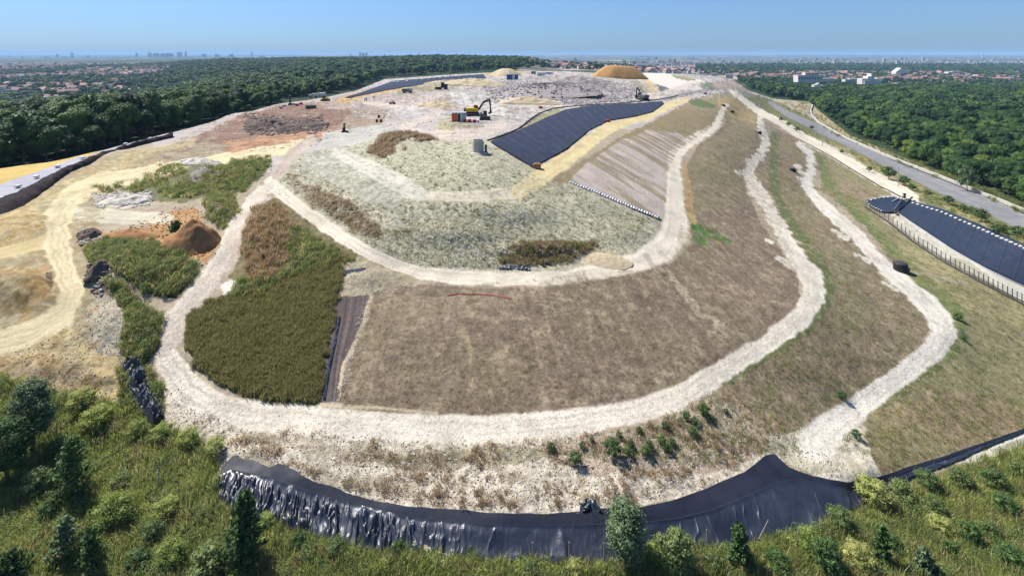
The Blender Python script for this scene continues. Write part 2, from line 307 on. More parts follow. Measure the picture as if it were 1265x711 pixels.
# the big slopes
P((133,118,101), [(418,497),(426,455),(440,420),(452,385),(460,360),(520,352),(600,356),(700,354),(780,340),(830,325),(855,300),(850,262),(848,205),(862,180),(885,165),(897,150),(936,165),(940,185),(915,212),(925,240),(940,275),(962,305),(985,335),(988,370),(965,400),(915,435),(860,465),(780,495),(701,507),(600,514),(457,509)], .10, 1, j=1)
P((146,134,106), [(850,205),(865,180),(890,165),(905,150),(936,165),(936,190),(912,212),(922,245),(890,260),(852,262)], .1, 1, j=5, al=.8)
P((124,108,96), [(520,352),(830,326),(850,300),(900,320),(880,400),(700,440),(560,420),(500,385)], .1, 1, j=14, al=.35)
P((158,142,118), [(428,470),(440,428),(455,395),(462,362),(600,356),(640,370),(520,400),(470,450),(440,500)], .1, 1, j=12, al=.5)
P((142,127,104), [(939,190),(960,160),(985,172),(1000,190),(1000,210),(992,230),(1005,250),(1055,292),(1095,338),(1140,378),(1150,405),(1130,440),(1085,475),(1045,505),(1010,535),(960,560),(880,560),(870,500),(960,430),(1015,390),(1020,345),(985,300),(955,245),(930,215)], .12, 1)
P((134,130,96), [(955,200),(980,230),(1010,280),(1060,330),(1080,400),(1040,420),(1025,360),(990,300)], .12, 1, j=12, al=.5)
P((146,139,104), [(1003,178),(1050,205),(1110,240),(1070,245),(1090,272),(1160,320),(1265,372),(1440,430),(1440,560),(1265,532),(1200,560),(1090,585),(1060,540),(1080,500),(1150,455),(1190,410),(1160,370),(1110,330),(1060,270),(1015,235),(1012,205)], .10, 1)
P((156,138,114), [(1035,215),(1095,240),(1066,246),(1040,236)], .08, 1, j=3)
P((152,132,106), [(1085,500),(1180,480),(1265,500),(1265,532),(1180,560),(1095,580),(1065,545)], .1, 1, j=12, al=.7)
P((172,160,118), [(1110,290),(1200,345),(1265,375),(1265,400),(1190,385),(1120,340)], .08, 1, j=8, al=.6)
Ln((92,112,62), [(955,165,5),(956,200,7),(956,232,6),(972,268,6),(996,298,5),(1014,328,5),(1027,358,6),(1016,388,5),(990,412,5),(950,440,4),(895,475,4)], .15, 1, j=4, al=.75)
Ln((104,122,66), [(1012,195,6),(1020,225,7),(1050,255,7),(1075,280,6),(1110,318,6),(1150,352,10),(1182,385,10),(1190,415,8),(1175,440,5),(1120,478,4),(1075,512,3)], .15, 1, j=5, al=.7)
Ln((180,154,108), [(846,202,2.5),(850,235,4.5),(853,262,5),(856,275,4)], .08, .8, j=1.5)
P((84,116,56), [(852,276),(866,278),(888,288),(908,298),(898,301),(876,295),(856,286)], .25, 1, j=2)
P((84,116,56), [(854,292),(866,292),(880,301),(866,303)], .25, 1, j=2)
# lower bank
P((212,200,180), [(205,460),(240,500),(300,520),(600,545),(780,525),(880,480),(960,540),(975,595),(870,606),(780,625),(620,640),(500,630),(400,600),(300,575),(262,560),(235,545),(200,525)], .16, 1)
P((164,144,122), [(660,552),(760,528),(840,508),(890,478),(940,500),(960,530),(948,560),(890,580),(820,590),(740,585),(680,575)], .14, 1, j=8, al=.85)
P((134,124,94), [(440,566),(520,556),(620,552),(700,552),(690,566),(600,578),(500,580)], .2, 1, j=8, al=.75)
P((150,136,110), [(285,520),(330,538),(420,552),(500,556),(470,570),(380,566),(310,548)], .2, 1, j=8, al=.5)
P((158,146,122), [(330,560),(420,585),(560,615),(760,610),(860,590),(820,610),(620,628),(450,608)], .2, 1, j=10, al=.45)
P((216,206,186), [(950,548),(1000,526),(1046,512),(1068,525),(1075,560),(1092,590),(1060,599),(1005,589),(968,568),(950,560)], .14, .9, j=3)
# verges
P((122,124,84), [(905,108),(950,122),(1050,168),(1160,225),(1425,350),(1425,520),(1265,420),(1265,312),(1160,258),(1122,244),(1062,202),(1000,168),(940,134)], .18, 1)
P((172,154,114), [(1010,170),(1060,192),(1150,240),(1265,296),(1265,300),(1150,248),(1050,200)], .15, 1, j=6, al=.8)
P((190,182,160), [(1015,174),(1040,186),(1058,193),(1056,196),(1030,186),(1012,178)], .1, .6, j=1)
P((172,158,124), [(1004,126),(1050,160),(1150,205),(1265,255),(1425,320),(1425,328),(1265,262),(1160,219),(1044,171),(1010,151)], .2, 1, j=3)
# foreground rough
P((132,132,86), [(-200,465),(0,465),(60,480),(118,495),(150,498),(166,520),(198,528),(238,545),(262,560),(272,585),(268,620),(325,645),(400,670),(450,680),(530,687),(620,695),(752,698),(853,676),(904,675),(960,663),(1022,645),(1080,617),(1125,592),(1160,586),(1190,573),(1265,540),(1500,470),(1500,900),(-200,900)], .22, 1, j=4)
P((224,218,200), [(1182,574),(1210,558),(1265,534),(1425,470),(1425,500),(1265,552),(1206,572)], .04, .3, j=1)
# pale hardcore strip inside the basin fence
P((214,208,190), [(1100,263),(1118,268),(1137,283),(1173,307),(1218,333),(1265,355),(1425,425),(1425,450),(1265,372),(1211,343),(1165,318),(1130,296),(1104,276)], .04, .5, j=.8)
# tracks on top
Ln((216,203,180), T_RIMFADE, al=1, ruts=.4)
Ln((204,190,178), T_PAD, ruts=.4)
Ln((198,182,134), T_BERMSIDE, al=.6, ruts=.3)
Ln((206,188,142), T_SPUR, ruts=.25); Ln((206,198,176), T_SPUR2, ruts=.25); Ln((222,207,168), T_LEFT, ruts=.8, j=4)
Ln((206,202,188), T_DIAG, al=1, ruts=.4)
Ln((216,198,152), T_RIM, ruts=.5)
Ln((190,174,160), [(385,172,6),(362,188,7),(348,208,7),(335,228,8)], ruts=.6, amp=.1)
Ln((228,217,198), T_RING, ruts=.6)
Ln((226,216,199), T_BENCH, amp=.06, grain=.8, ruts=.6, j=3)
P((200,186,172), [(340,225),(318,240),(296,262),(262,335),(210,390),(190,440),(215,440),(250,375),(285,340),(300,300),(325,255)], .1, 1, j=6, al=.7)
P((232,224,212), [(272,352),(285,344),(300,350),(296,358),(275,364)], .05, .5)
Ln((228,220,206), T_LOW, amp=.06, grain=.8, ruts=.7, j=2.2)
for c_ in [(905,212,917,215),(917,224,930,228),(1069,350,1078,356)]: pass
for (x_, y_, r_) in [(966,320,6),(975,328,6),(1033,286,5),(1042,292,5),(1062,316,6),(1068,320,5),(1096,350,5),(1104,356,4),(918,213,4),(925,199,3),(990,213,3),(985,205,2.5),(988,221,3),(912,213,3),(930,240,4),(951,298,5),(972,325,5)]:
    Ln((222,214,198), [(x_ - r_, y_ - r_ * .4, 2.2), (x_ + r_, y_ + r_ * .4, 2.6)], j=2)
Ln((232,222,200), T_VALLEY, ruts=.1)
Ln((146,146,148), T_ROAD, amp=.0, grain=.15, j=.4)
Ln((206,194,178), T_FAR, j=.5)
Ln((208,196,172), [(416,238,2.5),(438,250,4),(455,258,4.5),(474,272,5)], .2, 1, j=4, al=.8)
Ln((196,180,156), [(458,366,3),(452,390,3),(440,420,3),(426,448,2.5),(419,480,2.5)], .1, 1, j=2)
Ln((74,66,68), [(428,368,1.2),(424,400,1.2),(416,440,1.2),(410,495,1)], .05, j=.6, al=.8); Ln((74,66,68), [(440,368,1.0),(434,400,1.0),(424,440,1.0),(413,495,1)], .05, j=.6, al=.6); Ln((136,124,118), [(434,368,1.0),(429,400,1.0),(420,440,1.0),(412,495,1)], .05, j=.6, al=.6)
Ln((206,192,160), [(385,500,2),(460,504,2.2),(540,510,2)], .05, j=1, al=.7)
Ln((196,182,160), [(805,333,4),(835,350,5),(850,372,4),(880,395,3.5),(895,415,3)], .15, 1, j=7, al=.7)
Ln((168,152,122), [(566,402,4),(574,418,5),(584,445,5)], .06, 1, j=2, al=.8)
Ln((176,164,150), [(1108,332,1.5),(1150,340,1.6),(1196,351,1.6)], .1, 1, j=1)
Ln((130,116,84), [(1005,232,1.5),(1030,240,1.5),(1062,250,1.5)], .1, 1, j=1)
def paint(px, py):
    H = Hf(px, py); X, Y, _ = unproj(px, py, H)
    n = px.shape; col = np.tile(np.array(lin((176,162,140))), n + (1,)); amp = np.full(n, .1); gr = np.full(n, .8)
    nx = fbm(X * .45, Y * .45, 5, 0); ny = fbm(X * .45 + 91, Y * .45 + 33, 5, 1)
    for q in _paint:
        j = q[5]; a = px + nx * j * 2.2; b = py + ny * j * 1.3
        if q[0] == 'p':
            w = inpoly(a, b, q[2]).astype(float) * q[6]; c = np.array(lin(q[1])); C_ = c
        else:
            d, s = linedist(a, b, q[2]); w = np.clip((1.0 - d) * 5 + .3, 0, 1) * q[6]
            c = np.array(lin(q[1])); f = 1 + .16 * fbm(s * 5 + 40, (a + b) * .018, 3, 2) * np.clip(q[2][0][2] * 0 + 1, 0, 1)
            if q[7]:
                f = f - q[7] * (np.exp(-((np.abs(s) - .42) / .10) ** 2) * .5 * (0.5 + 0.5 * fbm(X * .12, Y * .12, 3, 2)) + .35 * np.exp(-(s / .18) ** 2) * np.clip(fbm(X * .2, Y * .2, 3, 3) + .3, 0, 1))
            C_ = c * f[..., None]
        w_ = w[..., None]; col = col * (1 - w_) + C_ * w_; amp = amp * (1 - w) + q[3] * w; gr = gr * (1 - w) + q[4] * w
    def mixin(w, c):
        nonlocal col
        w_ = w[..., None]; col = col * (1 - w_) + np.array(lin(c)) * w_
    # rain-washed stripes down the bare bank
    st = inpoly(px + nx * 3, py + ny * 2, [(700,227),(714,212),(740,188),(770,168),(800,152),(846,130),(885,140),(880,158),(838,185),(824,215),(822,262),(812,270)])
    v = Y * .80 + X * .95
    s1 = fbm(v * .50 + 3, (Y - X) * .035, 4, 2); hi = np.clip((190 - py) / 50, 0, 1) * .35
    mixin(st * np.clip((s1 + hi - .08) * 5, 0, 1) * .75, (142,128,98))
    dz = inpoly(px, py, [(418,497),(460,362),(600,356),(850,330),(935,170),(985,335),(985,370),(900,440),(760,500),(600,512)])
    s8 = fbm(X * 1.1, Y * 3.4, 3, 3); mixin(dz * np.clip((s8 - .12) * 3, 0, .25), (108,94,78)); mixin(dz * np.clip((-s8 - .2) * 3, 0, .25), (176,160,136))
    # plough lines and mottling on the brown slopes
    br = inpoly(px, py, [(640,355),(850,300),(935,170),(985,335),(985,370),(900,440),(760,500),(640,440)])
    s2 = fbm(X * 1.3 + Y * .25, Y * .10 - X * .03, 3, 1); mixin(br * np.clip((s2 - .3) * 3, 0, .22), (184,170,146)); mixin(br * np.clip((-s2 - .25) * 3, 0, .35), (104,90,76))
    br = inpoly(px, py, [(418,497),(460,362),(660,356),(660,512),(457,509)])
    s2 = fbm(X * .08, Y * 1.1, 4, 0); mixin(br * np.clip((s2 - .1) * 1.6, 0, .3), (112,100,84))
    rt = inpoly(px, py, [(1100,280),(1265,372),(1265,440),(1150,360)]); s3 = np.sin((X * .55 + Y * .83) * 2.4); mixin(rt * np.clip(s3, 0, 1) * .25, (120,112,74))
    # mottled patches everywhere
    big = fbm(X * .09, Y * .09, 4, 3); small = fbm(X * .8, Y * .8, 4, 2)
    slope = inpoly(px, py, [(905,115),(1000,178),(1265,372),(1265,532),(1100,580),(840,600),(640,600),(440,560),(420,497),(460,360),(830,330),(850,220),(895,140)])
    trk = np.minimum(linedist(px, py, T_BENCH)[0], np.minimum(linedist(px, py, T_LOW)[0], linedist(px, py, T_VALLEY)[0])) < 1.15
    w = slope & ~trk; br2 = inpoly(px, py, [(418,497),(440,420),(457,364),(600,356),(830,325),(860,300),(900,170),(936,165),(985,335),(988,370),(915,435),(780,495),(600,514)])
    mixin(w * np.clip((big - .1) * 2.5, 0, .4) * np.where(br2, .35, 1.0), (128,126,84)); mixin(w * np.clip((small - .25) * 3, 0, .45), (182,166,136)); mixin(w * np.clip((-small - .25) * 3, 0, .4), (92,86,62))
    kn = inpoly(px, py, [(340,222),(378,188),(470,172),(605,176),(650,211),(700,228),(812,268),(812,300),(740,335),(520,335),(440,300)])
    kn &= linedist(px, py, T_RING)[0] > 1.1
    t3 = fbm(X * 1.7, Y * 1.7, 3, 1); mixin(kn * np.clip((t3 - .0) * 3, 0, .5), (206,202,184)); mixin(kn * np.clip((-t3 - .15) * 3, 0, .45), (124,124,94))
    bk = inpoly(px, py, [(205,500),(300,520),(600,545),(780,525),(880,480),(960,540),(975,595),(870,606),(620,636),(400,600),(262,560)]) & ~trk & ~inpoly(px + nx * 8, py + ny * 4, [(935,560),(990,520),(1068,515),(1092,592),(1005,589),(960,566),(900,592)])
    mixin(bk * np.clip((small + .4 * big - .12) * 3, 0, .5), (142,128,102)); mixin(bk * np.clip((t3 - .35) * 4, 0, .8), (88,86,62)); mixin(bk * np.clip((-t3 - .3) * 3, 0, .6), (222,212,192))
    yl = inpoly(px, py, [(-160,300),(0,262),(100,205),(250,170),(130,260),(120,420),(150,495),(-160,470)])
    yl &= np.minimum(linedist(px, py, T_LEFT)[0], linedist(px, py, T_SPUR)[0]) > .95; s4 = fbm(X * .9 + Y * .3, Y * 1.3, 5, 1); mixin(yl * np.clip((s4 - .0) * 2.5, 0, .55), (150,126,86)); mixin(yl * np.clip((-s4 - .15) * 2.5, 0, .4), (214,202,170)); s7 = fbm(X * .25, Y * .3, 3, 3); mixin(yl * np.clip((s7 - .1) * 3, 0, .5), (160,150,120)); mixin(yl * np.clip((-s7 - .3) * 3, 0, .4), (190,150,96))
    rd = inpoly(px + nx * 4, py + ny * 2, [(190,190),(260,150),(345,122),(430,118),(470,140),(430,158),(350,180),(300,186),(215,215)]) & (linedist(px, py, T_LEFT)[0] > 1)
    s9 = fbm(X * .5, Y * .8, 5, 3); mixin(rd * np.clip((s9 - .05) * 3, 0, .55), (118,96,84)); mixin(rd * np.clip((-s9 - .15) * 3, 0, .5), (182,162,144))
    up = inpoly(px, py, [(430,60),(960,60),(930,120),(820,124),(700,131),(610,160),(560,165),(545,142),(480,150),(435,146)]) & (linedist(px, py, T_PAD)[0] > 1) & ~inpoly(px, py, [(768,94),(792,86),(872,100),(836,111)])
    s5 = fbm(X * .22, Y * .30, 5, 2); mixin(up * np.clip((s5 - .05) * 2.5, 0, .5), (136,130,126)); mixin(up * np.clip((-s5 - .12) * 3, 0, .35), (208,202,198)); s6 = fbm(X * .9, Y * 1.1, 4, 3); mixin(up * np.clip((s6 - .12) * 3, 0, .5), (112,106,104)); mixin(up * np.clip((-s6 - .2) * 3, 0, .35), (214,210,206))
    fg = inpoly(px, py, [(-200,465),(120,495),(262,560),(268,620),(450,680),(752,698),(960,663),(1265,540),(1500,470),(1500,900),(-200,900)])
    mixin(fg * np.clip((big - .0) * 3, 0, .6), (134,122,78)); mixin(fg * np.clip((-big - .1) * 3, 0, .5), (74,92,44))
    return np.clip(col, 0, 1), amp, gr
# ---------------------------------------------------------------- the ground mesh, cut into named surfaces
BUMPS = [(160,338,52,24,1.7),(325,292,24,30,1.9),(250,214,62,12,1.5),(272,262,16,15,1.2),(18,362,44,20,2.2),(28,280,34,14,1.4),(498,178,38,6,2.2),(420,262,26,14,.9),(135,398,20,20,1.0),(165,193,52,7,1.2),(668,310,52,8,1.2),(175,410,12,22,.8),(560,122,40,5,3.0),(520,136,26,4,1.6),(480,148,20,4,1.2),(720,112,40,4,3.5),(560,158,24,5,1.0),(310,147,40,6,1.8),(400,147,40,5,1.5),(465,345,34,9,.8),(640,262,60,14,.8),(560,290,50,12,.7),(770,290,34,14,.8),(60,455,40,14,.8),(120,470,24,10,.7),(330,560,60,10,.3),(700,98,50,3,3),(560,104,30,3,3)]
_xs = np.r_[np.arange(-160, -4, 6.0), np.arange(-4, 1270, 1.5), np.arange(1270, 1426, 6.0)]
_nr = 430; _ts = np.r_[np.linspace(0, 1, _nr), 1 + np.arange(1, 18) * .01]
GX, TT = np.meshgrid(_xs, _ts, indexing='ij'); YT = ytop(GX)
GY = YT + np.clip(TT, 0, 1) ** 1.12 * (716 - YT) + np.clip(TT - 1, 0, 9) * 600
GH = Hf(GX, GY); WX, WY, WZ = unproj(GX, GY, GH)
GC, GA, GG = paint(GX, GY)
dsp = GA * (fbm(WX * .7, WY * .7, 5, 0) * 1.3 + fbm(WX * 2.6, WY * 2.6, 3, 1) * .5) + .25 * fbm(WX * .06, WY * .06, 3, 2)
edge = linedist(GX, GY, T_ROAD)[0]
WZ = WZ + dsp * np.clip(edge - .9, 0, 1)
for bx_, by_, rx_, ry_, h_ in BUMPS: WZ = WZ + h_ * np.exp(-(((GX - bx_) / rx_) ** 2 + ((GY - by_) / ry_) ** 2) ** 1.4) * (1 + .35 * fbm(WX * .35, WY * .35, 3, 1))
VV = np.stack([WX, WY, WZ], -1)
# verge skirt behind the upper edge drops to the plain
_d = np.stack([WX[:, 0], WY[:, 0], 0 * WX[:, 0]], -1); _d /= np.linalg.norm(_d, axis=1)[:, None]
sk1 = VV[:, 0] + _d * 6 - np.array([0, 0, 2.5]); sk2 = sk1 + _d * 45; sk2[:, 2] = -2
VV = np.concatenate([sk2[:, None], sk1[:, None], VV], 1)
cc = np.concatenate([GC, GG[..., None]], -1); cg = np.array([*lin((96, 104, 62)), 1.0])
CC = np.concatenate([np.broadcast_to(cg, (len(_xs), 2, 4)), cc], 1)
nx_, ny_ = VV.shape[:2]; idx = np.arange(nx_ * ny_).reshape(nx_, ny_)
quads = np.stack([idx[:-1, :-1], idx[:-1, 1:], idx[1:, 1:], idx[1:, :-1]], -1).reshape(-1, 4)
cls = np.zeros((nx_ - 1, ny_ - 1), int)
cx_ = (GX[:-1, :-1] + GX[1:, 1:]) / 2; cy_ = (GY[:-1, :-1] + GY[1:, 1:]) / 2; sub = cls[:, 2:]
names = ['ground']
def cut(name, pts=None, poly=None, lab=None):
    names.append((name, lab)); k = len(names) - 1
    m = (linedist(cx_, cy_, pts)[0] < 1) if pts is not None else inpoly(cx_, cy_, poly)
    sub[m] = k
cut('waste_platform', poly=[(345,128),(440,112),(475,98),(560,60),(905,60),(860,112),(815,122),(700,131),(665,141),(602,172),(540,164),(470,155),(400,165),(340,180),(200,200),(200,165)], lab='pale churned surface of the landfill platform')
cut('knoll', poly=[(340,222),(378,188),(470,165),(605,174),(650,211),(700,226),(812,268),(812,300),(740,335),(520,335),(440,300)], lab='pale knoll overgrown with dry weeds inside the curved track')
cut('bare_bank', poly=[(700,227),(714,212),(740,188),(800,152),(846,130),(885,140),(880,158),(838,185),(824,215),(822,262),(812,270)], lab='bare bank with rain-washed stripes')
cut('brown_slope', poly=[(418,497),(440,420),(457,364),(600,356),(700,354),(830,325),(855,300),(848,205),(885,165),(897,150),(936,165),(915,212),(940,275),(985,335),(988,370),(915,435),(780,495),(600,514),(457,509)], lab='brown seeded slope below the curved track')
cut('rough_grass', poly=[(-200,465),(0,465),(118,495),(166,520),(262,560),(268,620),(400,670),(530,687),(752,698),(904,675),(1022,645),(1080,617),(1190,573),(1265,540),(1500,470),(1500,900),(-200,900)], lab='rough green ground in the foreground')
cut('dirt_track', T_LEFT, lab='yellow dirt track on the left'); cut('dirt_track', T_RIM, lab='yellow dirt track beside the black lined slope')
cut('dirt_track', T_PAD, lab='pale track looping round the excavator pad')
cut('chalk_track', T_RING, lab='white track curving round the knoll'); cut('chalk_track', T_BENCH, lab='long white bench track curving below the brown slope')
cut('chalk_track', T_LOW, lab='white rubble track on the lower right slope'); cut('chalk_track', T_VALLEY, lab='straight white track along the right foot of the hill')
cut('road', T_ROAD, lab='grey asphalt road along the wood'); cut('road', T_GROAD, lab='grey road over the far rim')
def emit():
    fc = cls.reshape(-1); Vf = VV.reshape(-1, 3); Cf = CC.reshape(-1, 4)
    for k, nm in enumerate(names):
        q = quads[fc == k]
        if not len(q): continue
        u, inv = np.unique(q.ravel(), return_inverse=True)
        me = raw_mesh('ground_mesh', Vf[u], inv.reshape(-1, 4), Cf[u], True, [M_EARTH])
        o = link(nm if k == 0 else nm[0], me); o['kind'] = 'structure'
        o['label'] = 'worked earth of the landfill hill' if k == 0 else nm[1]
emit()
_gz = None
def gz(px, py):
    """ground height including relief"""
    i = np.clip(np.searchsorted(_xs, px), 1, len(_xs) - 1); yt = float(ytop(px))
    t = (max(py, yt) - yt) / (716 - yt); 
    t = t ** (1 / 1.12) if t <= 1 else 1 + (py - 716) / 600
    j = int(np.clip(np.searchsorted(_ts, t), 1, len(_ts) - 1))
    return float(WZ[i, j])
def on(px, py, dz=0.0):
    v = at(px, py); v.z = gz(px, py) + dz; return v
# ---------------------------------------------------------------- the plain, far hills
PX = [-400, 0, 150, 300, 430, 540, 640, 700, 900, 1000, 1265, 1700]
PY = [60, 100, 200, 350, 500, 700, 900, 1100, 1600, 2500, 4500, 8000, 13000, 20000, 32000]
PH = np.array([
[31,31,33,45,61,76,78,78,76,68,58,54,30,6,8],
[31,31,33,45,61,76,78,78,76,68,54,50,30,5,7],
[31,30,31,40,54,68,74,75,70,56,46,48,30,5,7],
[31,30,30,33,37,40,43,44,38,30,34,48,30,5,7],
[31,30,30,33,38,38,34,30,22,24,36,50,30,6,8],
[45,45,45,45,45,44,36,24,15,24,38,50,30,6,8],
[45,45,45,45,45,44,36,26,18,34,55,55,25,4,8],
[45,45,45,45,45,45,42,38,34,60,68,60,25,-6,8],
[55,55,55,55,55,56,58,60,66,72,72,62,25,-12,8],
[56,56,56,56,57,60,66,73,76,77,73,60,15,-22,8],
[56,56,56,56,57,60,66,73,77,77,70,52,12,-12,8],
[56,56,56,56,57,60,66,73,77,77,70,52,15,0,8]], float)
def plainH(X, Y):
    Y = np.maximum(Y, 61.0); px = F * (1 + X / Y); u = np.interp(px, PX, np.arange(len(PX))); v = np.interp(np.log(Y), np.log(PY), np.arange(len(PY)))
    i = np.clip(u.astype(int), 0, len(PX) - 2); j = np.clip(v.astype(int), 0, len(PY) - 2); a = u - i; b = v - j; a = a * a * (3 - 2 * a)
    h = (PH[i, j] * (1 - a) + PH[i + 1, j] * a) * (1 - b) + (PH[i, j + 1] * (1 - a) + PH[i + 1, j + 1] * a) * b
    far = np.clip((Y - 9000) / 6000, 0, 1)
    return h + far * 14 * fbm(X / 2500, Y / 5000, 4, 1) + np.clip((Y - 1000) / 2000, 0, 1) * (1 - far) * 4 * fbm(X / 500, Y / 500, 3, 2)
_px = np.arange(-400, 1701, 7.0); _py = np.exp(np.linspace(np.log(70), np.log(31000), 190))
PXg, PYg = np.meshgrid(_px, _py, indexing='ij'); XX = (PXg - F) / F * PYg; HH = plainH(XX, PYg)
row = HZ + F * HH / PYg
ins = (row > ytop(PXg) + 1.5); HH = np.where(ins, np.maximum(HH + 6, 62), HH)
town = fbm(XX / 300, PYg / 300, 4, 0); rg = (PXg > 640) & (PYg > 1000); lg = (PXg < 230) & (PYg > 750) & (PYg < 3200)
far = PYg > 3500
tw = np.where(rg, np.clip(town * 3 + .9, 0, 1), 0); tw = np.where(lg, np.clip(town * 3 + .55 + np.clip((120 - PXg) / 150, -1, .4), 0, 1), tw); tw = np.where(far & ~rg, np.clip(town * 3, 0, 1), tw)
cb = np.array(lin((52, 70, 44))); ct = np.array(lin((134, 130, 118))); tw = np.where(far, tw * .35, tw); pc = cb * (1 - tw[..., None]) + ct * tw[..., None]
band = rg & (row > 82.5) & (row < 91) & (PXg > 900); tw = np.where(band, .05, tw); pc = cb * (1 - tw[..., None]) + ct * tw[..., None]
sp = fbm(XX / 45, PYg / 70, 2, 3); w_ = (tw * np.clip(sp * 4, 0, 1))[..., None]; pc = pc * (1 - w_) + np.array(lin((196, 178, 165))) * w_
w_ = np.clip((fbm(XX / 900 + 7, PYg / 1500, 3, 3) - .35) * 6, 0, 1)[..., None] * (PYg > 3500)[..., None]; pc = pc * (1 - w_) + np.array(lin((178, 168, 120))) * w_
n1, n2 = PXg.shape; id2 = np.arange(n1 * n2).reshape(n1, n2)
q2 = np.stack([id2[:-1, :-1], id2[1:, :-1], id2[1:, 1:], id2[:-1, 1:]], -1).reshape(-1, 4)
pm = raw_mesh('plain_mesh', np.stack([XX, PYg, CZ - HH], -1).reshape(-1, 3), q2, np.concatenate([pc, np.ones_like(pc[..., :1])], -1).reshape(-1, 4), True, [M_EARTH])
tag(link('plain', pm), 'wide plain of woods, towns and low hills to the horizon', kind='structure')
M_FIELD = plain_mat('stubble', (214, 190, 140), .9, .08, .2)
# ---------------------------------------------------------------- vegetation prototypes
def icos(r=1.0, sub=1):
    bm = bmesh.new(); bmesh.ops.create_icosphere(bm, subdivisions=sub, radius=r)
    V = np.array([v.co[:] for v in bm.verts]); Fc = np.array([[v.index for v in f.verts] for f in bm.faces]); bm.free(); return V, Fc
_IV, _IF = icos(1, 2)
def leaf_quads(P_, Nn, size, rng, squash=.6):
    """small leaf clumps at points P_ facing roughly Nn"""
    n = len(P_); r = rng.normal(size=(n, 3)); t = np.cross(Nn, r); t /= np.linalg.norm(t, axis=1)[:, None] + 1e-9; b = np.cross(Nn, t)
    s = (size * rng.uniform(.6, 1.35, n))[:, None]; t = t * s; b = b * s * squash
    V = np.stack([P_ - t, P_ - b * .8 + t * .1, P_ + t, P_ + b], 1).reshape(-1, 3); Fc = np.arange(4 * n).reshape(n, 4); return V, Fc
def tri2quad(F3): return np.c_[F3, F3[:, 2]]
def build_leafy(name, lobes, nleaf, size, rng, mat, core=.82, up=.25, irr=.18):
    Vs, Fs, o = [], [], 0
    for (c, r) in lobes:
        c = np.array(c); r = np.array(r) * np.ones(3)
        if core:
            d = 1 + irr * fbm(_IV[:, 0] * 1.7 + c[0], _IV[:, 1] * 1.7 + _IV[:, 2] * 1.3 + c[1], 2, 0)
            V = c + _IV * r * core * d[:, None]; k = len(V); Vs.append(V); Fs.append(tri2quad(_IF) + o); o += k
        n = max(8, int(nleaf * r[0] * r[2]))
        d = rng.normal(size=(n, 3)); d /= np.linalg.norm(d, axis=1)[:, None]; d[:, 2] = np.where(d[:, 2] < -.45, -d[:, 2], d[:, 2])
        rad = rng.uniform(.78, 1.12, n)[:, None] * (1 + irr * fbm(d[:, 0] * 1.7 + c[0], d[:, 1] * 1.7 + d[:, 2] * 1.3 + c[1], 2, 0))[:, None]
        Pp = c + d * r * rad; N_ = d + rng.normal(size=(n, 3)) * .45 + np.array([0, 0, up]); N_ /= np.linalg.norm(N_, axis=1)[:, None]
        V, Fc = leaf_quads(Pp, N_, size, rng); Vs.append(V); Fs.append(Fc + o); o += len(V)
    V = np.concatenate(Vs); Fc = np.concatenate(Fs)
    m3 = Fc[:, 2] == Fc[:, 3]
    me = bpy.data.meshes.new(name); L = np.where(m3, 3, 4); me.vertices.add(len(V)); me.vertices.foreach_set('co', V.astype(np.float32).ravel())
    keep = np.ones(Fc.shape, bool); keep[m3, 3] = False; li = Fc[keep]; st = np.r_[0, np.cumsum(L)[:-1]]
    me.loops.add(len(li)); me.loops.foreach_set('vertex_index', li.astype(np.int32)); me.polygons.add(len(Fc)); me.polygons.foreach_set('loop_start', st.astype(np.int32))
    me.materials.append(mat); me.update(calc_edges=True); return me
def tube_mesh(name, paths, mat, seg=6):
    """paths: lists of (x,y,z,r)"""
    Vs, Fs, o = [], [], 0
    for p in paths:
        p = np.array(p, float); n = len(p)
        for i in range(n):
            d = p[min(i + 1, n - 1), :3] - p[max(i - 1, 0), :3]; d /= np.linalg.norm(d) + 1e-9
            a = np.array([1, 0, 0]) if abs(d[0]) < .8 else np.array([0, 1, 0]); u = np.cross(d, a); u /= np.linalg.norm(u); w = np.cross(d, u)
            th = np.arange(seg) / seg * 2 * math.pi
            Vs.append(p[i, :3] + p[i, 3] * (np.cos(th)[:, None] * u + np.sin(th)[:, None] * w))
        for i in range(n - 1):
            for k in range(seg): Fs.append([o + i * seg + k, o + i * seg + (k + 1) % seg, o + (i + 1) * seg + (k + 1) % seg, o + (i + 1) * seg + k])
        for e in (0, n - 1):
            for k in range(1, seg - 2, 2): Fs.append([o + e * seg, o + e * seg + k, o + e * seg + k + 1, o + e * seg + k + 2])
        o += n * seg
    return raw_mesh(name, np.concatenate(Vs), Fs, None, True, [mat])
M_BARK = plain_mat('bark', (110, 98, 84), .9, .3, 2)
M_OAK = leaf_mat('broadleaf', (30, 54, 24), (70, 102, 42), (142, 152, 70), .35, .2, 0.95)
M_WOOD = leaf_mat('woodland', (22, 44, 22), (58, 90, 42), (108, 130, 62), .3, .15, 0.95)
M_YOUNG = leaf_mat('young_leaf', (34, 58, 26), (66, 94, 46), (108, 130, 68), .75, .25, 1.0)
M_BLUE = leaf_mat('bluish_leaf', (52, 68, 42), (88, 108, 72), (132, 150, 108), .8, .2, .95)
M_BUSH = leaf_mat('bush_leaf', (66, 90, 46), (106, 124, 70), (148, 154, 96), .6, .25, .85)
M_GRASS = leaf_mat('meadow_blade', (108, 128, 60), (156, 166, 90), (212, 200, 144), .45, .5, 1.0)
M_OLIVE = leaf_mat('olive_blade', (86, 88, 50), (122, 120, 74), (160, 148, 104), .6, .5, 1.15)
M_PALE = leaf_mat('pale_weed', (158, 156, 130), (208, 204, 182), (248, 243, 226), .55, .5, 1.0)
M_DRY = leaf_mat('dry_weed', (104, 88, 68), (148, 128, 102), (190, 170, 138), .55, .5, 1.1)
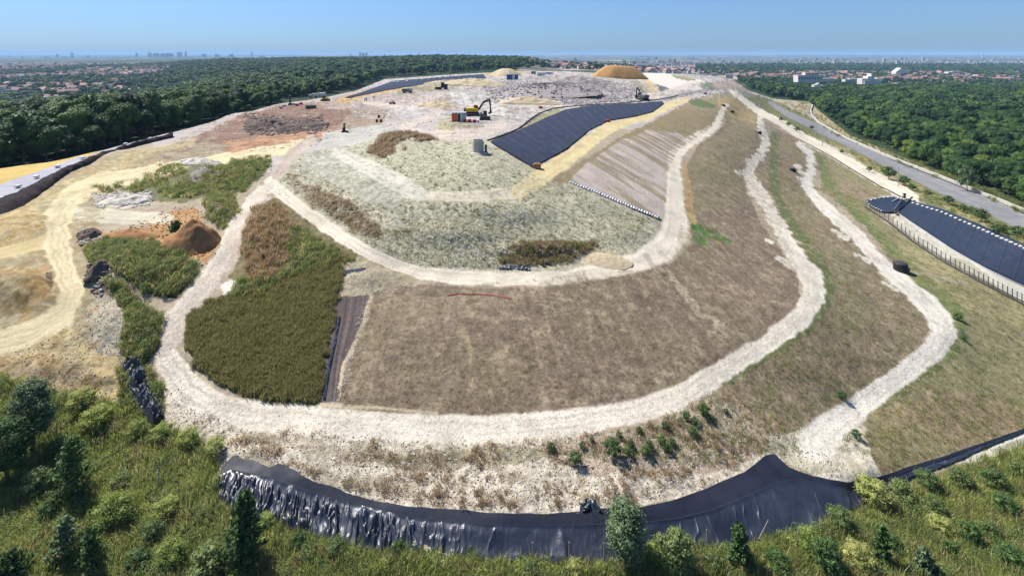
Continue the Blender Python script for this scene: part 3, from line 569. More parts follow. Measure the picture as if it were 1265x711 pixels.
M_VERGE = leaf_mat('verge_blade', (84, 102, 52), (124, 138, 76), (182, 170, 116), .5, .5, 1.0)
def make_tree(seed, H, R, nleaf, lsz, mat, nl=13):
    rng = np.random.default_rng(seed); lobes = [((0, 0, H * .62), (R * .62, R * .62, H * .30))]
    for i in range(nl):
        a = i * 2.4 + rng.uniform(-.4, .4); q = rng.uniform(0, 1); z = H * (.24 + .63 * q); rr = R * (1 - .55 * (q - .35) ** 2 * 2) * rng.uniform(.5, .72)
        s = R * rng.uniform(.26, .44); lobes.append(((math.cos(a) * rr, math.sin(a) * rr, z), (s, s, s * rng.uniform(.75, 1.0))))
    c = build_leafy('crown', lobes, nleaf, lsz, rng, mat, core=.74, irr=.3)
    paths = [[(0, 0, -1, .028 * H), (.1, 0, H * .25, .022 * H), (0, .1, H * .5, .014 * H), (.05, 0, H * .8, .004 * H)]]
    for i in range(4):
        a = i * 1.6 + .3; paths.append([(0, 0, H * (.25 + .06 * i), .012 * H), (math.cos(a) * R * .35, math.sin(a) * R * .35, H * (.42 + .05 * i), .008 * H), (math.cos(a) * R * .6, math.sin(a) * R * .6, H * (.55 + .05 * i), .003 * H)])
    return c, tube_mesh('trunk', paths, M_BARK)
TREES = [make_tree(10 + i, *q) for i, q in enumerate([
    (11, 4.6, 75, .26, M_OAK, 15), (12.5, 5.2, 70, .28, M_WOOD, 18), (10, 4.0, 80, .25, M_OAK, 12), (13, 4.2, 75, .26, M_WOOD, 14), (9.5, 4.8, 75, .26, M_OAK, 13), (11.5, 3.6, 80, .25, M_WOOD, 11)])]
FARTREES = [make_tree(40 + i, *q)[0] for i, q in enumerate([(11, 5.2, 14, .6, M_WOOD, 10), (12, 6, 12, .65, M_WOOD, 12), (9.5, 4.8, 14, .55, M_OAK, 8)])]
# ---------------------------------------------------------------- scatter (uncountable stuff only)
def scatter(name, pts, rz, sc, which, protos, label, cat, zs=None, attr_kind='stuff'):
    me = bpy.data.meshes.new(name); pts = np.asarray(pts, np.float32); n = len(pts); me.vertices.add(n); me.vertices.foreach_set('co', pts.ravel())
    for nm, ty, dat in (('rz', 'FLOAT', rz), ('sc', 'FLOAT', sc), ('which', 'INT', which)):
        a = me.attributes.new(nm, ty, 'POINT'); a.data.foreach_set('value', np.asarray(dat, np.int32 if ty == 'INT' else np.float32))
    o = link(name, me); cl = bpy.data.collections.new(name + '_kinds')
    for i, m in enumerate(protos): cl.objects.link(bpy.data.objects.new('%s_kind_%d' % (name, i), m))
    g = bpy.data.node_groups.new(name + '_scatter', 'GeometryNodeTree')
    g.interface.new_socket('Geometry', in_out='INPUT', socket_type='NodeSocketGeometry'); g.interface.new_socket('Geometry', in_out='OUTPUT', socket_type='NodeSocketGeometry')
    N = g.nodes.new; a = N('NodeGroupInput'); z = N('NodeGroupOutput'); ip = N('GeometryNodeInstanceOnPoints'); ci = N('GeometryNodeCollectionInfo')
    ci.inputs['Collection'].default_value = cl; ci.inputs['Separate Children'].default_value = True; ci.inputs['Reset Children'].default_value = True
    def att(nm, ty):
        q = N('GeometryNodeInputNamedAttribute'); q.data_type = ty; q.inputs[0].default_value = nm; return q.outputs[0]
    cx = N('ShaderNodeCombineXYZ'); L = g.links.new
    L(a.outputs[0], ip.inputs['Points']); L(ci.outputs[0], ip.inputs['Instance']); ip.inputs['Pick Instance'].default_value = True
    L(att('which', 'INT'), ip.inputs['Instance Index']); L(att('rz', 'FLOAT'), cx.inputs['Z']); L(cx.outputs[0], ip.inputs['Rotation']); L(att('sc', 'FLOAT'), ip.inputs['Scale'])
    L(ip.outputs[0], z.inputs[0]); md = o.modifiers.new('scatter', 'NODES'); md.node_group = g
    return tag(o, label, cat, kind='stuff')
def blades(seed, n, h, spread, w, mat, lean=.35, name='tuft'):
    rng = np.random.default_rng(seed); V, Fc = [], []
    for i in range(n):
        a = rng.uniform(0, 6.28); r = spread * math.sqrt(rng.random()); x, y = r * math.cos(a), r * math.sin(a); b = rng.uniform(0, 6.28); hh = h * rng.uniform(.5, 1.1)
        dx, dy = math.cos(b) * w, math.sin(b) * w; lx, ly = rng.normal(0, lean, 2) * hh; o = len(V)
        V += [(x - dx, y - dy, -.05), (x + dx, y + dy, -.05), (x + lx * .4 + dx, y + ly * .4 + dy, hh * .6), (x + lx * .4 - dx, y + ly * .4 - dy, hh * .6), (x + lx, y + ly, hh)]
        Fc += [(o, o + 1, o + 2, o + 3), (o + 3, o + 2, o + 4, o + 4)]
    me = bpy.data.meshes.new(name); me.from_pydata(V, [], [f if f[2] != f[3] else f[:3] for f in Fc]); me.materials.append(mat); me.update(); return me
def shrublet(seed, r, h, n, size, mat):
    rng = np.random.default_rng(seed); lobes = [((rng.normal(0, r * .35), rng.normal(0, r * .35), h * rng.uniform(.35, .6)), (r * rng.uniform(.45, .7),) * 2 + (h * .42,)) for _ in range(4)]
    return build_leafy('shrub', lobes, n * 5, size * .6, rng, mat, core=0)
def sample(poly, n, rng, spacing_pow=1.0, noise=None):
    """points on the ground inside an outline, spread evenly over it"""
    Pq = np.array(poly, float); x0, y0 = Pq.min(0); x1, y1 = Pq.max(0); out = np.zeros((0, 2))
    while len(out) < n:
        q = np.c_[rng.uniform(x0, x1, n * 2), rng.uniform(y0, y1, n * 2)]
        jx = fbm(q[:, 0] * .11, q[:, 1] * .16, 3, 0); jy = fbm(q[:, 0] * .11 + 50, q[:, 1] * .16, 3, 1); k = inpoly(q[:, 0] + jx * 9 + rng.normal(0, 1.2, len(q)), q[:, 1] + jy * 6 + rng.normal(0, .8, len(q)), poly)
        if noise is not None: k &= noise(q[:, 0], q[:, 1])
        if not k.any() and len(out) == 0 and noise is None: break
        out = np.r_[out, q[k]]
    return out[:n]
def gz_v(px, py):
    yt = ytop(px); t = np.clip((py - yt) / (716 - yt), 0, None); t = np.where(t <= 1, np.clip(t, 0, 1) ** (1 / 1.12), 1 + (py - 716) / 600)
    i = np.clip(np.searchsorted(_xs, px), 1, len(_xs) - 1); j = np.clip(np.searchsorted(_ts, t), 1, len(_ts) - 1); return WZ[i, j]
def world(q):
    H = Hf(q[:, 0], q[:, 1]); X, Y, _ = unproj(q[:, 0], q[:, 1], H); return np.stack([X, Y, gz_v(q[:, 0], q[:, 1])], -1)
def field(name, poly, n, protos, smin, smax, label, cat, avoid=(), noise=None, seed=1, probs=None):
    rng = np.random.default_rng(seed); q = sample(poly, n, rng, noise=noise)
    for pts, f in avoid: q = q[linedist(q[:, 0], q[:, 1], pts)[0] > f]
    w = world(q); m = len(w)
    return scatter(name, w, rng.uniform(0, 6.28, m), rng.uniform(smin, smax, m), rng.choice(len(protos), m, p=probs), protos, label, cat)
FG = [(-160,470),(0,468),(60,483),(118,498),(150,500),(166,522),(198,530),(238,547),(258,562),(266,590),(262,625),(325,652),(400,676),(450,684),(530,690),(620,698),(752,702),(853,682),(904,681),(960,669),(1022,654),(1080,630),(1125,608),(1160,600),(1190,584),(1265,556),(1425,502),(1425,815),(-160,815)]
g_t = [blades(i, 26, .75, .5, .022, M_GRASS) for i in range(3)] + [blades(7, 22, 1.1, .5, .03, M_VERGE), shrublet(5, .7, .9, 90, .10, M_BUSH), shrublet(6, .6, .7, 90, .09, M_GRASS), blades(9, 26, .95, .45, .02, M_DRY)]
field('meadow_grass', FG, 36000, g_t, .6, 1.5, 'rough green meadow of tall grass and weeds in the foreground', 'grass', probs=[.24,.24,.23,.14,.02,.05,.08], seed=2)
ol = [blades(20 + i, 22, .8, .45, .03, M_OLIVE, .25) for i in range(3)]
field('tall_grass', [(230,405),(239,384),(259,376),(300,366),(345,351),(378,330),(400,324),(420,323),(423,340),(416,366),(411,385),(404,420),(397,460),(391,497),(340,496),(300,487),(266,470),(243,450),(231,427)], 9000, ol, .6, 1.1, 'dense stand of tall olive green grass between the tracks', 'grass', seed=3)
gr2 = [blades(30 + i, 20, .8, .5, .03, M_VERGE, .3) for i in range(2)] + [blades(33, 22, .9, .5, .03, M_GRASS), blades(35, 20, .9, .5, .03, M_OLIVE), blades(36, 20, .8, .5, .03, M_DRY), shrublet(37, .8, 1.0, 40, .12, M_VERGE)]
for k, (pl, n) in enumerate([([(100,310),(125,300),(180,298),(215,310),(244,326),(239,345),(215,366),(180,364),(142,346),(110,322)], 3400),
    ([(190,238),(240,224),(300,198),(334,190),(333,206),(300,234),(262,240),(215,246)], 1700), ([(130,352),(165,370),(200,400),(192,430),(176,448),(160,450),(152,430),(158,395),(146,370)], 1300),
    ([(250,246),(288,236),(297,262),(276,284),(256,270)], 500), ([(108,233),(160,228),(215,210),(232,215),(200,232),(150,238)], 450), ([(355,280),(375,285),(405,305),(440,320),(420,326),(380,335),(345,350),(300,368),(282,366),(300,345),(340,345),(356,320)], 1500),
    ([(148,458),(176,452),(195,470),(200,520),(165,520),(150,490)], 700)]):
    field('weed_patch', pl, int(n * .6), gr2, .45, 1.35, ['green weeds covering the mound between the two left tracks', 'green weeds on the ridge beside the upper left track', 'strip of green weeds running down between pale tracks', 'grey green weeds beside the brown soil heap', 'thin weeds behind the white rubble', 'green and brown weeds in the hollow beside the ring track', 'weeds around the crumpled black sheeting'][k], 'weeds', seed=40 + k)
KN = [(345,222),(356,207),(378,192),(470,176),(540,168),(600,178),(640,200),(655,212),(640,235),(700,228),(808,270),(810,298),(790,318),(740,320),(640,330),(520,330),(480,316),(440,296),(372,246)]
M_RUST = leaf_mat('rusty_brush', (132, 108, 78), (176, 148, 112), (204, 184, 150), .55, .5, 1.0)
field('rusty_brush', [(312,262),(345,250),(364,280),(354,322),(332,348),(305,342),(300,300)], 900, [blades(95, 20, .9, .5, .03, M_RUST), blades(96, 20, .8, .5, .03, M_DRY), blades(97, 20, .8, .5, .03, M_OLIVE)], .5, 1.3, 'rusty brown brush on the mound beside the ring track', 'brush', seed=96, probs=[.55,.3,.15])
pw = [blades(50 + i, 16, .30, .40, .03, M_PALE, .5) for i in range(3)] + [shrublet(53, .40, .40, 60, .10, M_PALE), blades(54, 14, .45, .35, .03, M_OLIVE)]
field('pale_weeds', KN, 13000, pw, .5, 1.05, 'pale dry weeds dotted over the knoll inside the ring track', 'weeds', avoid=[(T_RING, 1.15), (T_DIAG, 1.0), (T_RIMFADE, 1.25), ([(385,200,14),(440,215,24),(480,240,18)], 1.0)], seed=60, probs=[.25,.25,.24,.11,.15])
field('dark_weeds', [(616,324),(636,306),(690,300),(742,302),(726,313),(690,324),(640,330)], 700, [blades(56, 20, .6, .4, .03, M_OLIVE), blades(57, 20, .6, .4, .03, M_DRY)], .6, 1.2, 'dark brown weeds above the ring track', 'weeds', seed=61)
field('dry_brush', [(455,186),(482,168),(515,170),(545,176),(500,182),(470,196)], 700, [blades(58, 20, .9, .5, .04, M_DRY)], .6, 1.3, 'brown dry brush on the edge of the knoll', 'weeds', seed=62)
field('dry_brush', [(352,214),(400,238),(428,252),(465,274),(474,290),(462,298),(430,280),(398,262)], 900, [blades(58, 20, .7, .5, .03, M_DRY), pw[0]], .5, 1.1, 'brown brush down the flank beside the ring track', 'weeds', seed=63)
SL = [(418,497),(440,420),(457,366),(600,358),(700,356),(840,332),(860,300),(856,240),(890,165),(936,168),(915,212),(945,290),(985,335),(985,372),(915,432),(780,492),(600,511)]
sp_ = [blades(70 + i, 9, .22, .3, .02, M_DRY, .5) for i in range(3)]
field('stubble_tufts', SL, 3600, sp_, .5, 1.3, 'short dry tufts on the brown slope', 'weeds', avoid=[(T_RING, 1.1)], seed=70)
SR = [(960,160),(1000,185),(1110,245),(1100,280),(1265,375),(1425,440),(1425,480),(1265,530),(1100,578),(1060,560),(960,560),(880,575),(700,560),(780,530),(880,490),(960,430),(1015,390),(1020,345),(955,240)]
field('slope_grass', SR, 6500, [blades(75 + i, 12, .3, .35, .02, M_VERGE, .4) for i in range(2)] + sp_[:1], .5, 1.4, 'thin green and dry grass on the right hand slopes', 'grass', avoid=[(T_LOW, 1.05), (T_BENCH, 1.05)], seed=71)
field('bank_weeds', [(215,480),(240,505),(300,528),(600,552),(780,530),(880,490),(960,545),(870,600),(780,618),(620,632),(500,622),(400,592),(300,560)], 1500, sp_ + [blades(78, 16, .5, .3, .025, M_DRY)], .5, 1.4, 'scattered dry weeds on the rubbly lower bank', 'weeds', noise=lambda x, y: fbm(x * .03, y * .06, 4, 1) > .05, seed=72)
VG = [(925,116),(955,126),(1050,172),(1160,230),(1425,352),(1425,500),(1265,300),(1160,252),(1130,244),(1062,200),(1000,164),(940,132)]
field('verge_plants', VG, 3800, [gr2[0], gr2[2], blades(79, 18, .8, .4, .03, M_GRASS), g_t[4]], .5, 1.25, 'weeds on the verge between the white track and the road', 'weeds', avoid=[(T_ROAD, 1.35), (T_VALLEY, 1.2)], seed=73)
field('roadside_bushes', [(958,127),(975,125),(1000,128),(1001,148),(1010,156),(985,145),(968,136)], 260, [gr2[5], gr2[0]], .8, 2.0, 'green scrub in the wedge between road and wall', 'scrub', avoid=[(T_ROAD, 1.3)], seed=75)
field('woodside_scrub', [(1006,136),(1050,168),(1150,209),(1265,257),(1265,263),(1160,219),(1044,171),(1010,151)], 700, [gr2[5], gr2[0], gr2[3]], .6, 1.7, 'low scrub between the concrete wall and the wood', 'scrub', seed=76)
field('roadside_plants', [(1020,146),(1150,212),(1265,260),(1425,326),(1425,318),(1265,252),(1150,206),(1050,160),(1012,134)], 900, [gr2[0], gr2[2], gr2[3]], .6, 1.2, 'weeds at the foot of the wood behind the wall', 'weeds', avoid=[(T_ROAD, 1.2)], seed=74)
# ---------------------------------------------------------------- woods
def place_woods():
    rng = np.random.default_rng(99); pts = []
    for (a0, a1, y0, y1, sp) in ((-260, 330, 60, 420, 6.6), (330, 660, 150, 640, 7.2), (660, 1600, 130, 420, 6.6), (-260, 330, 420, 950, 7.6), (660, 1600, 420, 1000, 7.6), (-260, 330, 950, 2600, 15), (330, 660, 640, 2600, 12), (660, 1600, 1000, 2000, 17), (860, 1300, 2000, 3600, 24)):
        X0 = min((a0 - F) / F * y0, (a0 - F) / F * y1); X1 = max((a1 - F) / F * y0, (a1 - F) / F * y1)
        X, Y = np.meshgrid(np.arange(X0, X1, sp), np.arange(y0, y1, sp)); X = X + rng.uniform(-.42, .42, X.shape) * sp; Y = Y + rng.uniform(-.42, .42, X.shape) * sp
        X = X.ravel(); Y = Y.ravel(); p = F + F * X / Y; k = (p > a0) & (p < a1) & (Y >= y0) & (Y < y1); X, Y, p = X[k], Y[k], p[k]
        H = plainH(X, Y); r = HZ + F * H / Y
        k = r < ytop(p) - np.where(p < 345, 1.0, .8) - np.where(p > 950, .6, 2.6) * F / Y * (p > 345); k &= ~((p > 345) & (p < 905) & (r > 84) & (Y < 560) & (p > 470))
        # gaps: towns, fields
        tn = fbm(X / 300, Y / 300, 4, 0)
        town = ((p > 640) & (Y > 1000) & (tn > -.3) & ~((r > 82.5) & (r < 91) & (p > 900))) | ((p < 230) & (Y > 800) & (tn > -.10 - np.clip((120 - p) / 300, -.4, .25)))
        k &= ~(town & (rng.random(len(X)) > .34))
        k &= ~((p > 52) & (p < 142) & (Y > 700) & (Y < 930))                       # the mown field in front of the town
        k &= ~((p > 925) & (p < 975) & (r > 108) & (r < 135) & (fbm(X / 14, Y / 30, 2, 1) > .25))
        pts.append(np.stack([X[k], Y[k], CZ - H[k], np.full(k.sum(), sp)], -1))
    return np.concatenate(pts), rng
WD, wr = place_woods()
dist = WD[:, 1]; px_ = F + F * WD[:, 0] / WD[:, 1]; inview = (px_ > -15) & (px_ < 1290)
order = np.argsort(np.where(inview, dist, 1e9)); isl = px_ < 640
pick = np.r_[[i for i in order if isl[i]][:150], [i for i in order if not isl[i]][:150]]
protoT = []
for i, (c, t) in enumerate(TREES):
    protoT.append((c, t))
n_tree = 0
tree_src = {}
for n, i in enumerate(pick):
    k = int(wr.integers(0, 6)); left = bool(isl[i]); loc = tuple(WD[i, :3] + np.array([0, 0, -.3])); rz = float(wr.uniform(0, 6.28)); s = float(wr.uniform(.62, 1.25)) * (1.12 if left else .95)
    sc = (s * float(wr.uniform(.9, 1.12)), s, s * float(wr.uniform(.9, 1.15)))
    if (k, left) not in tree_src:
        r = empty('broadleaf_tree', loc, rz); r.scale = sc; link('crown', protoT[k][0], r); link('trunk', protoT[k][1], r); tree_src[(k, left)] = r
        tag(r, 'dark green broadleaf tree on the edge of the wood left of the hill' if left else 'green broadleaf tree at the near edge of the wood beyond the road', 'tree', 'trees on the near edge of the left wood' if left else 'trees on the near edge of the right wood')
    else: copy_thing(tree_src[(k, left)], loc, rz, sc)
rest = np.setdiff1d(np.arange(len(WD)), pick)
near = rest[WD[rest, 1] < 430]; farr = rest[WD[rest, 1] >= 430]
for nm, sel, prot, lab in (('woodland', near, [t[0] for t in TREES], 'dense green wood standing around the hill'), ('distant_woodland', farr, FARTREES, 'far off woods fading towards the horizon')):
    m = len(sel); sp = WD[sel, 3]
    sc = wr.uniform(.6, 1.32, m) * np.where(sp > 20, 1.5, np.where(sp > 10, 1.15, 1.0))
    scatter(nm, WD[sel, :3], wr.uniform(0, 6.28, m), sc, wr.integers(0, len(prot), m), prot, lab, 'wood')
# ---------------------------------------------------------------- single trees and bushes in the foreground and on the banks
def young_tree(seed, H, R, mat, nb=46, lsz=.16, per=34):
    """tapering young tree with upswept leafy branches"""
    rng = np.random.default_rng(seed); Pp, Nn = [], []; paths = [[(0, 0, -.3, .02 * H), (.04, .02, H * .5, .012 * H), (0, 0, H, .003 * H)]]
    for i in range(nb):
        t = .06 + .92 * (i / nb) ** .95; a = i * 2.399 + rng.uniform(-.3, .3); L = R * (1 - t) ** .7 * rng.uniform(.75, 1.15) + .12 * R; z0 = H * t * .92
        up = rng.uniform(.45, .85); e = np.array([math.cos(a) * L, math.sin(a) * L, L * up])
        if i % 2 == 0: paths.append([(0, 0, z0, .006 * H), (e[0] * .6, e[1] * .6, z0 + e[2] * .5, .003 * H), (e[0], e[1], z0 + e[2], .001 * H)])
        m = int(per * (.35 + L / R)); s = rng.uniform(.15, 1.05, m)[:, None]
        q = np.array([0, 0, z0]) + e * s + rng.normal(size=(m, 3)) * .10 * R * (1.15 - s * .6); Pp.append(q)
        nn = rng.normal(size=(m, 3)) * .6 + np.array([math.cos(a) * .5, math.sin(a) * .5, .7]); Nn.append(nn / np.linalg.norm(nn, axis=1)[:, None])
    V, Fc = leaf_quads(np.concatenate(Pp), np.concatenate(Nn), lsz, rng)
    return raw_mesh('crown', V, Fc, None, False, [mat]), tube_mesh('trunk', paths, M_BARK, 5)
def round_tree(seed, H, R, mat, nl=22, n=420, lsz=.10):
    rng = np.random.default_rng(seed); lobes = []
    for i in range(nl):
        a = i * 2.4; z = H * (.28 + .62 * (i + .5) / nl); w = R * math.sin(math.pi * min(1, .18 + .72 * (i + .5) / nl)) * rng.uniform(.35, .85); s = R * rng.uniform(.30, .46)
        lobes.append(((math.cos(a) * w, math.sin(a) * w, z), (s, s, s * .8)))
    c = build_leafy('crown', lobes, n, lsz, rng, mat, core=.5, irr=.4)
    return c, tube_mesh('trunk', [[(0, 0, -.3, .03 * H), (.05, .03, H * .5, .018 * H), (0, 0, H * .85, .004 * H)], [(0, 0, H * .3, .014 * H), (R * .5, R * .2, H * .6, .005 * H)], [(0, 0, H * .35, .014 * H), (-R * .5, -R * .1, H * .65, .005 * H)]], M_BARK, 6)
def plant(px, base, h_px, w_px, kind, mat, label, cat='tree', name='young_tree', seed=0, group=None, **kw):
    s = scale_at(px, base); H = h_px * s; R = w_px * s / 2; lo = on(px, base, 0)
    c, t = (young_tree if kind == 'spire' else round_tree)(seed, H, R, mat, **kw)
    r = empty(name, lo, seed * 1.3); link('crown', c, r); link('trunk', t, r); return tag(r, label, cat, group)
plant(88, 618, 84, 44, 'spire', M_YOUNG, 'pointed feathery green young tree with a dark shadow, left foreground', seed=1, nb=60, per=44)
plant(302, 706, 108, 46, 'spire', M_YOUNG, 'tall dark narrow tree standing before the silvery left end of the sheeting', seed=2, nb=84, per=56)
plant(773, 706, 88, 58, 'round', M_BLUE, 'rounded bluish green tree in front of the black sheeting', seed=3, nl=30)
plant(40, 562, 96, 56, 'round', M_BLUE, 'grey green rounded tree at the left beside the yellow earth', seed=4, nl=26)
plant(8, 600, 84, 60, 'round', M_YOUNG, 'dark green bushy tree cut by the left edge', seed=5, nl=24)
plant(79, 698, 62, 36, 'spire', M_BLUE, 'small bluish leafy sapling below the pointed tree', name='sapling', seed=6, nb=40)
plant(112, 706, 58, 32, 'spire', M_YOUNG, 'small green sapling beside the bluish one', name='sapling', seed=7, nb=40)
plant(12, 722, 40, 40, 'spire', M_YOUNG, 'dark sapling in the bottom left corner', name='sapling', seed=8)
plant(835, 714, 62, 46, 'round', M_BUSH, 'bright green shrub tree right of the bluish round tree', seed=9, nl=20)
plant(914, 700, 56, 30, 'spire', M_YOUNG, 'slim green sapling before the black sheeting', name='sapling', seed=10)
plant(1022, 712, 42, 40, 'round', M_YOUNG, 'dark green shrub near the bottom right', name='shrub_tree', seed=11, nl=16)
plant(1090, 700, 58, 20, 'spire', M_YOUNG, 'thin green sapling in the right meadow', name='sapling', seed=12)
plant(1142, 712, 36, 26, 'spire', M_BLUE, 'bluish sapling at the bottom of the right meadow', name='sapling', seed=13)
plant(1200, 676, 32, 26, 'round', M_YOUNG, 'small dark round tree alone in the right meadow', seed=14, nl=14)
plant(1175, 690, 22, 20, 'round', M_YOUNG, 'low dark shrub left of the small round tree in the right meadow', name='shrub_tree', cat='shrub', seed=16, nl=10)
plant(217, 298, 28, 20, 'spire', M_YOUNG, 'single green palm-like shrub on the brown soil heap', cat='shrub', name='spiky_shrub', seed=15, nb=30, lsz=.22)
bush_m = [round_tree(80 + i, 1.9, 1.15, (M_YOUNG, M_BUSH, M_BLUE)[i % 3], nl=12, n=750, lsz=.07) for i in range(3)] + [round_tree(90, 2.2, 1.4, M_GRASS, nl=13, n=650, lsz=.07)]
def bush(px, py, w, k, label, group=None, sq=1.0, cat='bush'):
    s = w * scale_at(px, py) / 2.4; r = empty('bush', on(px, py, -.05), px * 1.7); r.scale = (s, s, s * sq); c, t = bush_m[k]; link('foliage', c, r); link('stem', t, r); return tag(r, label, cat, group)
for i, (x, y, w, k) in enumerate([(681,556,12,0),(719,553,10,0),(711,573,20,0),(757,563,26,0),(779,552,12,0),(776,562,14,0),(802,553,14,0),(797,560,16,1),(818,548,14,0),(824,556,14,0),(830,549,12,0),(848,517,12,0),(869,513,18,0),(876,520,10,2),(856,537,14,0),(858,524,12,0),(897,510,8,0),(822,529,12,0),(731,545,8,0),(790,532,9,0),(765,540,10,0)]):
    bush(x, y, w, k, 'small green bush on the brown bank below the bench track', 'green bushes dotted along the lower bank')
bush(1058, 542, 14, 0, 'round dark bush at the foot of the white rubble track'); bush(1040, 492, 12, 0, 'small dark bush left of the white rubble track')
bush(1183, 394, 12, 1, 'small green bush outside the bend of the white rubble track'); bush(1190, 420, 8, 1, 'tiny green bush below the bend of the white rubble track')
FB = [(140,650,44,3,'round olive bush in the middle of the left meadow'),(190,668,34,1,'yellow green bush in the left meadow'),(205,640,30,3,'low greyish bush near the fence posts of the left meadow'),(258,708,52,1,'big bright green bush at the foot of the tall dark tree'),(150,605,30,1,'light green bush right of the pointed tree'),(60,640,30,0,'dark green bush under the pointed tree'),(46,612,44,1,'leafy green bush at the far left of the meadow'),(210,700,36,3,'grey brown bush at the bottom left'),(170,702,34,0,'dark bush at the bottom left edge'),(414,684,26,1,'bright green bush right of the tall dark tree'),(370,674,26,0,'green bush at the foot of the silvery sheeting'),(394,700,20,1,'light green clump below the bright bush'),(330,650,22,3,'thin weeds at the base of the silvery sheeting'),(492,680,20,0,'small dark bush under the black sheeting'),(580,700,14,3,'dark green clump below the middle of the sheeting'),(655,710,24,1,'long green bush along the bottom centre'),(710,708,22,3,'yellowish bush left of the bluish round tree'),(742,706,18,3,'dull green bush touching the bluish round tree'),(880,702,30,1,'green bush right of the bright shrub tree'),(808,690,26,3,'reddish brown bush between the two round trees'),(920,690,22,1,'dark bush behind the slim sapling'),(1112,616,34,1,'wide rounded bush where the sheeting narrows on the right'),(1147,604,34,1,'tall green bush in front of the narrow sheeting'),(1187,602,32,1,'green bush below the pale strip on the right'),(1226,604,34,1,'spreading bush at the right edge meadow'),(1257,588,26,1,'bush at the right edge under the pale strip'),(1080,626,40,3,'grey green bush at the end of the black slope'),(1040,656,36,1,'yellow green bush under the black slope'),(1000,682,34,3,'brownish bush at the bottom of the black slope'),(1155,634,30,1,'yellow flowering bush in the right meadow'),(1222,666,30,1,'bright yellow green bush beside the small round tree'),(1250,700,40,0,'dark green bush in the bottom right corner'),(1165,660,28,3,'brown tinged bush in the right meadow'),(1100,680,30,0,'green bush by the thin sapling'),(1242,636,34,0,'dark bush near the right edge'),(1060,702,36,3,'pale bush at the bottom right of centre'),(960,704,34,0,'dark bush at the bottom below the leaning post'),(265,560,24,3,'thin bush at the top left end of the sheeting'),(200,545,26,3,'brown green bush below the crumpled black heap'),(232,552,26,3,'dry bush beside the blue scrap sheet'),(170,540,24,3,'low bush beside the crumpled black heap'),(120,530,34,3,'grey green bush on the upper edge of the left meadow'),(100,505,30,3,'bush at the foot of the yellow earth'),(75,560,30,1,'yellowish bush beside the grey green tree')]
for x, y, w, k, lab in FB: bush(x, y, w, k, lab, sq=.85)
for i, (x, y, w) in enumerate([(1098,222,20),(1117,229,15),(1126,235,10)]): bush(x, y, w, 0, ['dark bush at the foot of the white pole on the verge','second dark bush right of the white pole','smallest of the bushes right of the white pole'][i])
for i, (x, y, w) in enumerate([(974,156,7),(985,163,8),(1003,160,6),(965,150,6),(1172,252,14),(1190,262,12),(1212,274,20),(1238,288,16),(1258,294,18),(1146,242,10),(1074,212,8),(1040,190,6),(1232,290,16),(1200,262,9)]): bush(x, y, w, i % 2, 'green bush growing on the verge between track and road', 'green bushes on the road verge')
bush(1195, 236, 24, 2, 'silvery grey bush at the edge of the wood behind the wall', sq=1.6)
# ---------------------------------------------------------------- mesh builder for made things
class MB:
    def __init__(s): s.V, s.F = [], []
    def add(s, V, Fc):
        o = len(s.V); s.V += [tuple(v) for v in V]; s.F += [tuple(i + o for i in f) for f in Fc]; return s
    def box(s, c, d, rz=0.0, ry=0.0, taper=1.0, ch=0.0):
        R_ = Matrix.Rotation(rz, 3, 'Z') @ Matrix.Rotation(ry, 3, 'Y'); P_ = []
        for z in (-.5, .5):
            k = taper if z > 0 else 1
            for x, y in ((-.5, -.5), (.5, -.5), (.5, .5), (-.5, .5)): P_.append(Vector(c) + R_ @ Vector((x * d[0] * k, y * d[1] * k, z * d[2])))
        return s.add(P_, [(0, 3, 2, 1), (4, 5, 6, 7), (0, 1, 5, 4), (1, 2, 6, 5), (2, 3, 7, 6), (3, 0, 4, 7)])
    def cyl(s, a, b, r, r2=None, n=12):
        a = Vector(a); b = Vector(b); d = (b - a).normalized(); u = d.orthogonal().normalized(); w = d.cross(u); r2 = r if r2 is None else r2; P_ = []
        for c, q in ((a, r), (b, r2)):
            for i in range(n): t = 2 * math.pi * i / n; P_.append(c + (u * math.cos(t) + w * math.sin(t)) * q)
        Fs = [(i, (i + 1) % n, n + (i + 1) % n, n + i) for i in range(n)] + [tuple(range(n - 1, -1, -1)), tuple(range(n, 2 * n))]
        return s.add(P_, Fs)
    def prism(s, prof, y0, y1):
        """profile in x,z extruded along y"""
        n = len(prof); P_ = [(x, y0, z) for x, z in prof] + [(x, y1, z) for x, z in prof]
        return s.add(P_, [tuple(range(n)), tuple(range(2 * n - 1, n - 1, -1))] + [(i, n + i, n + (i + 1) % n, (i + 1) % n) for i in range(n)])
    def mesh(s, name, mat, bevel=0.0, smooth=False):
        me = bpy.data.meshes.new(name); me.from_pydata(s.V, [], s.F); me.materials.append(mat)
        bm = bmesh.new(); bm.from_mesh(me)
        bmesh.ops.recalc_face_normals(bm, faces=bm.faces)
        if bevel: bmesh.ops.bevel(bm, geom=list(bm.edges), offset=bevel, segments=1, affect='EDGES', clamp_overlap=True)
        bm.to_mesh(me); bm.free()
        if smooth:
            for f in me.polygons: f.use_smooth = True
        return me
    def part(s, name, mat, parent, bevel=0.0, smooth=False): return link(name, s.mesh(name, mat, bevel, smooth), parent)
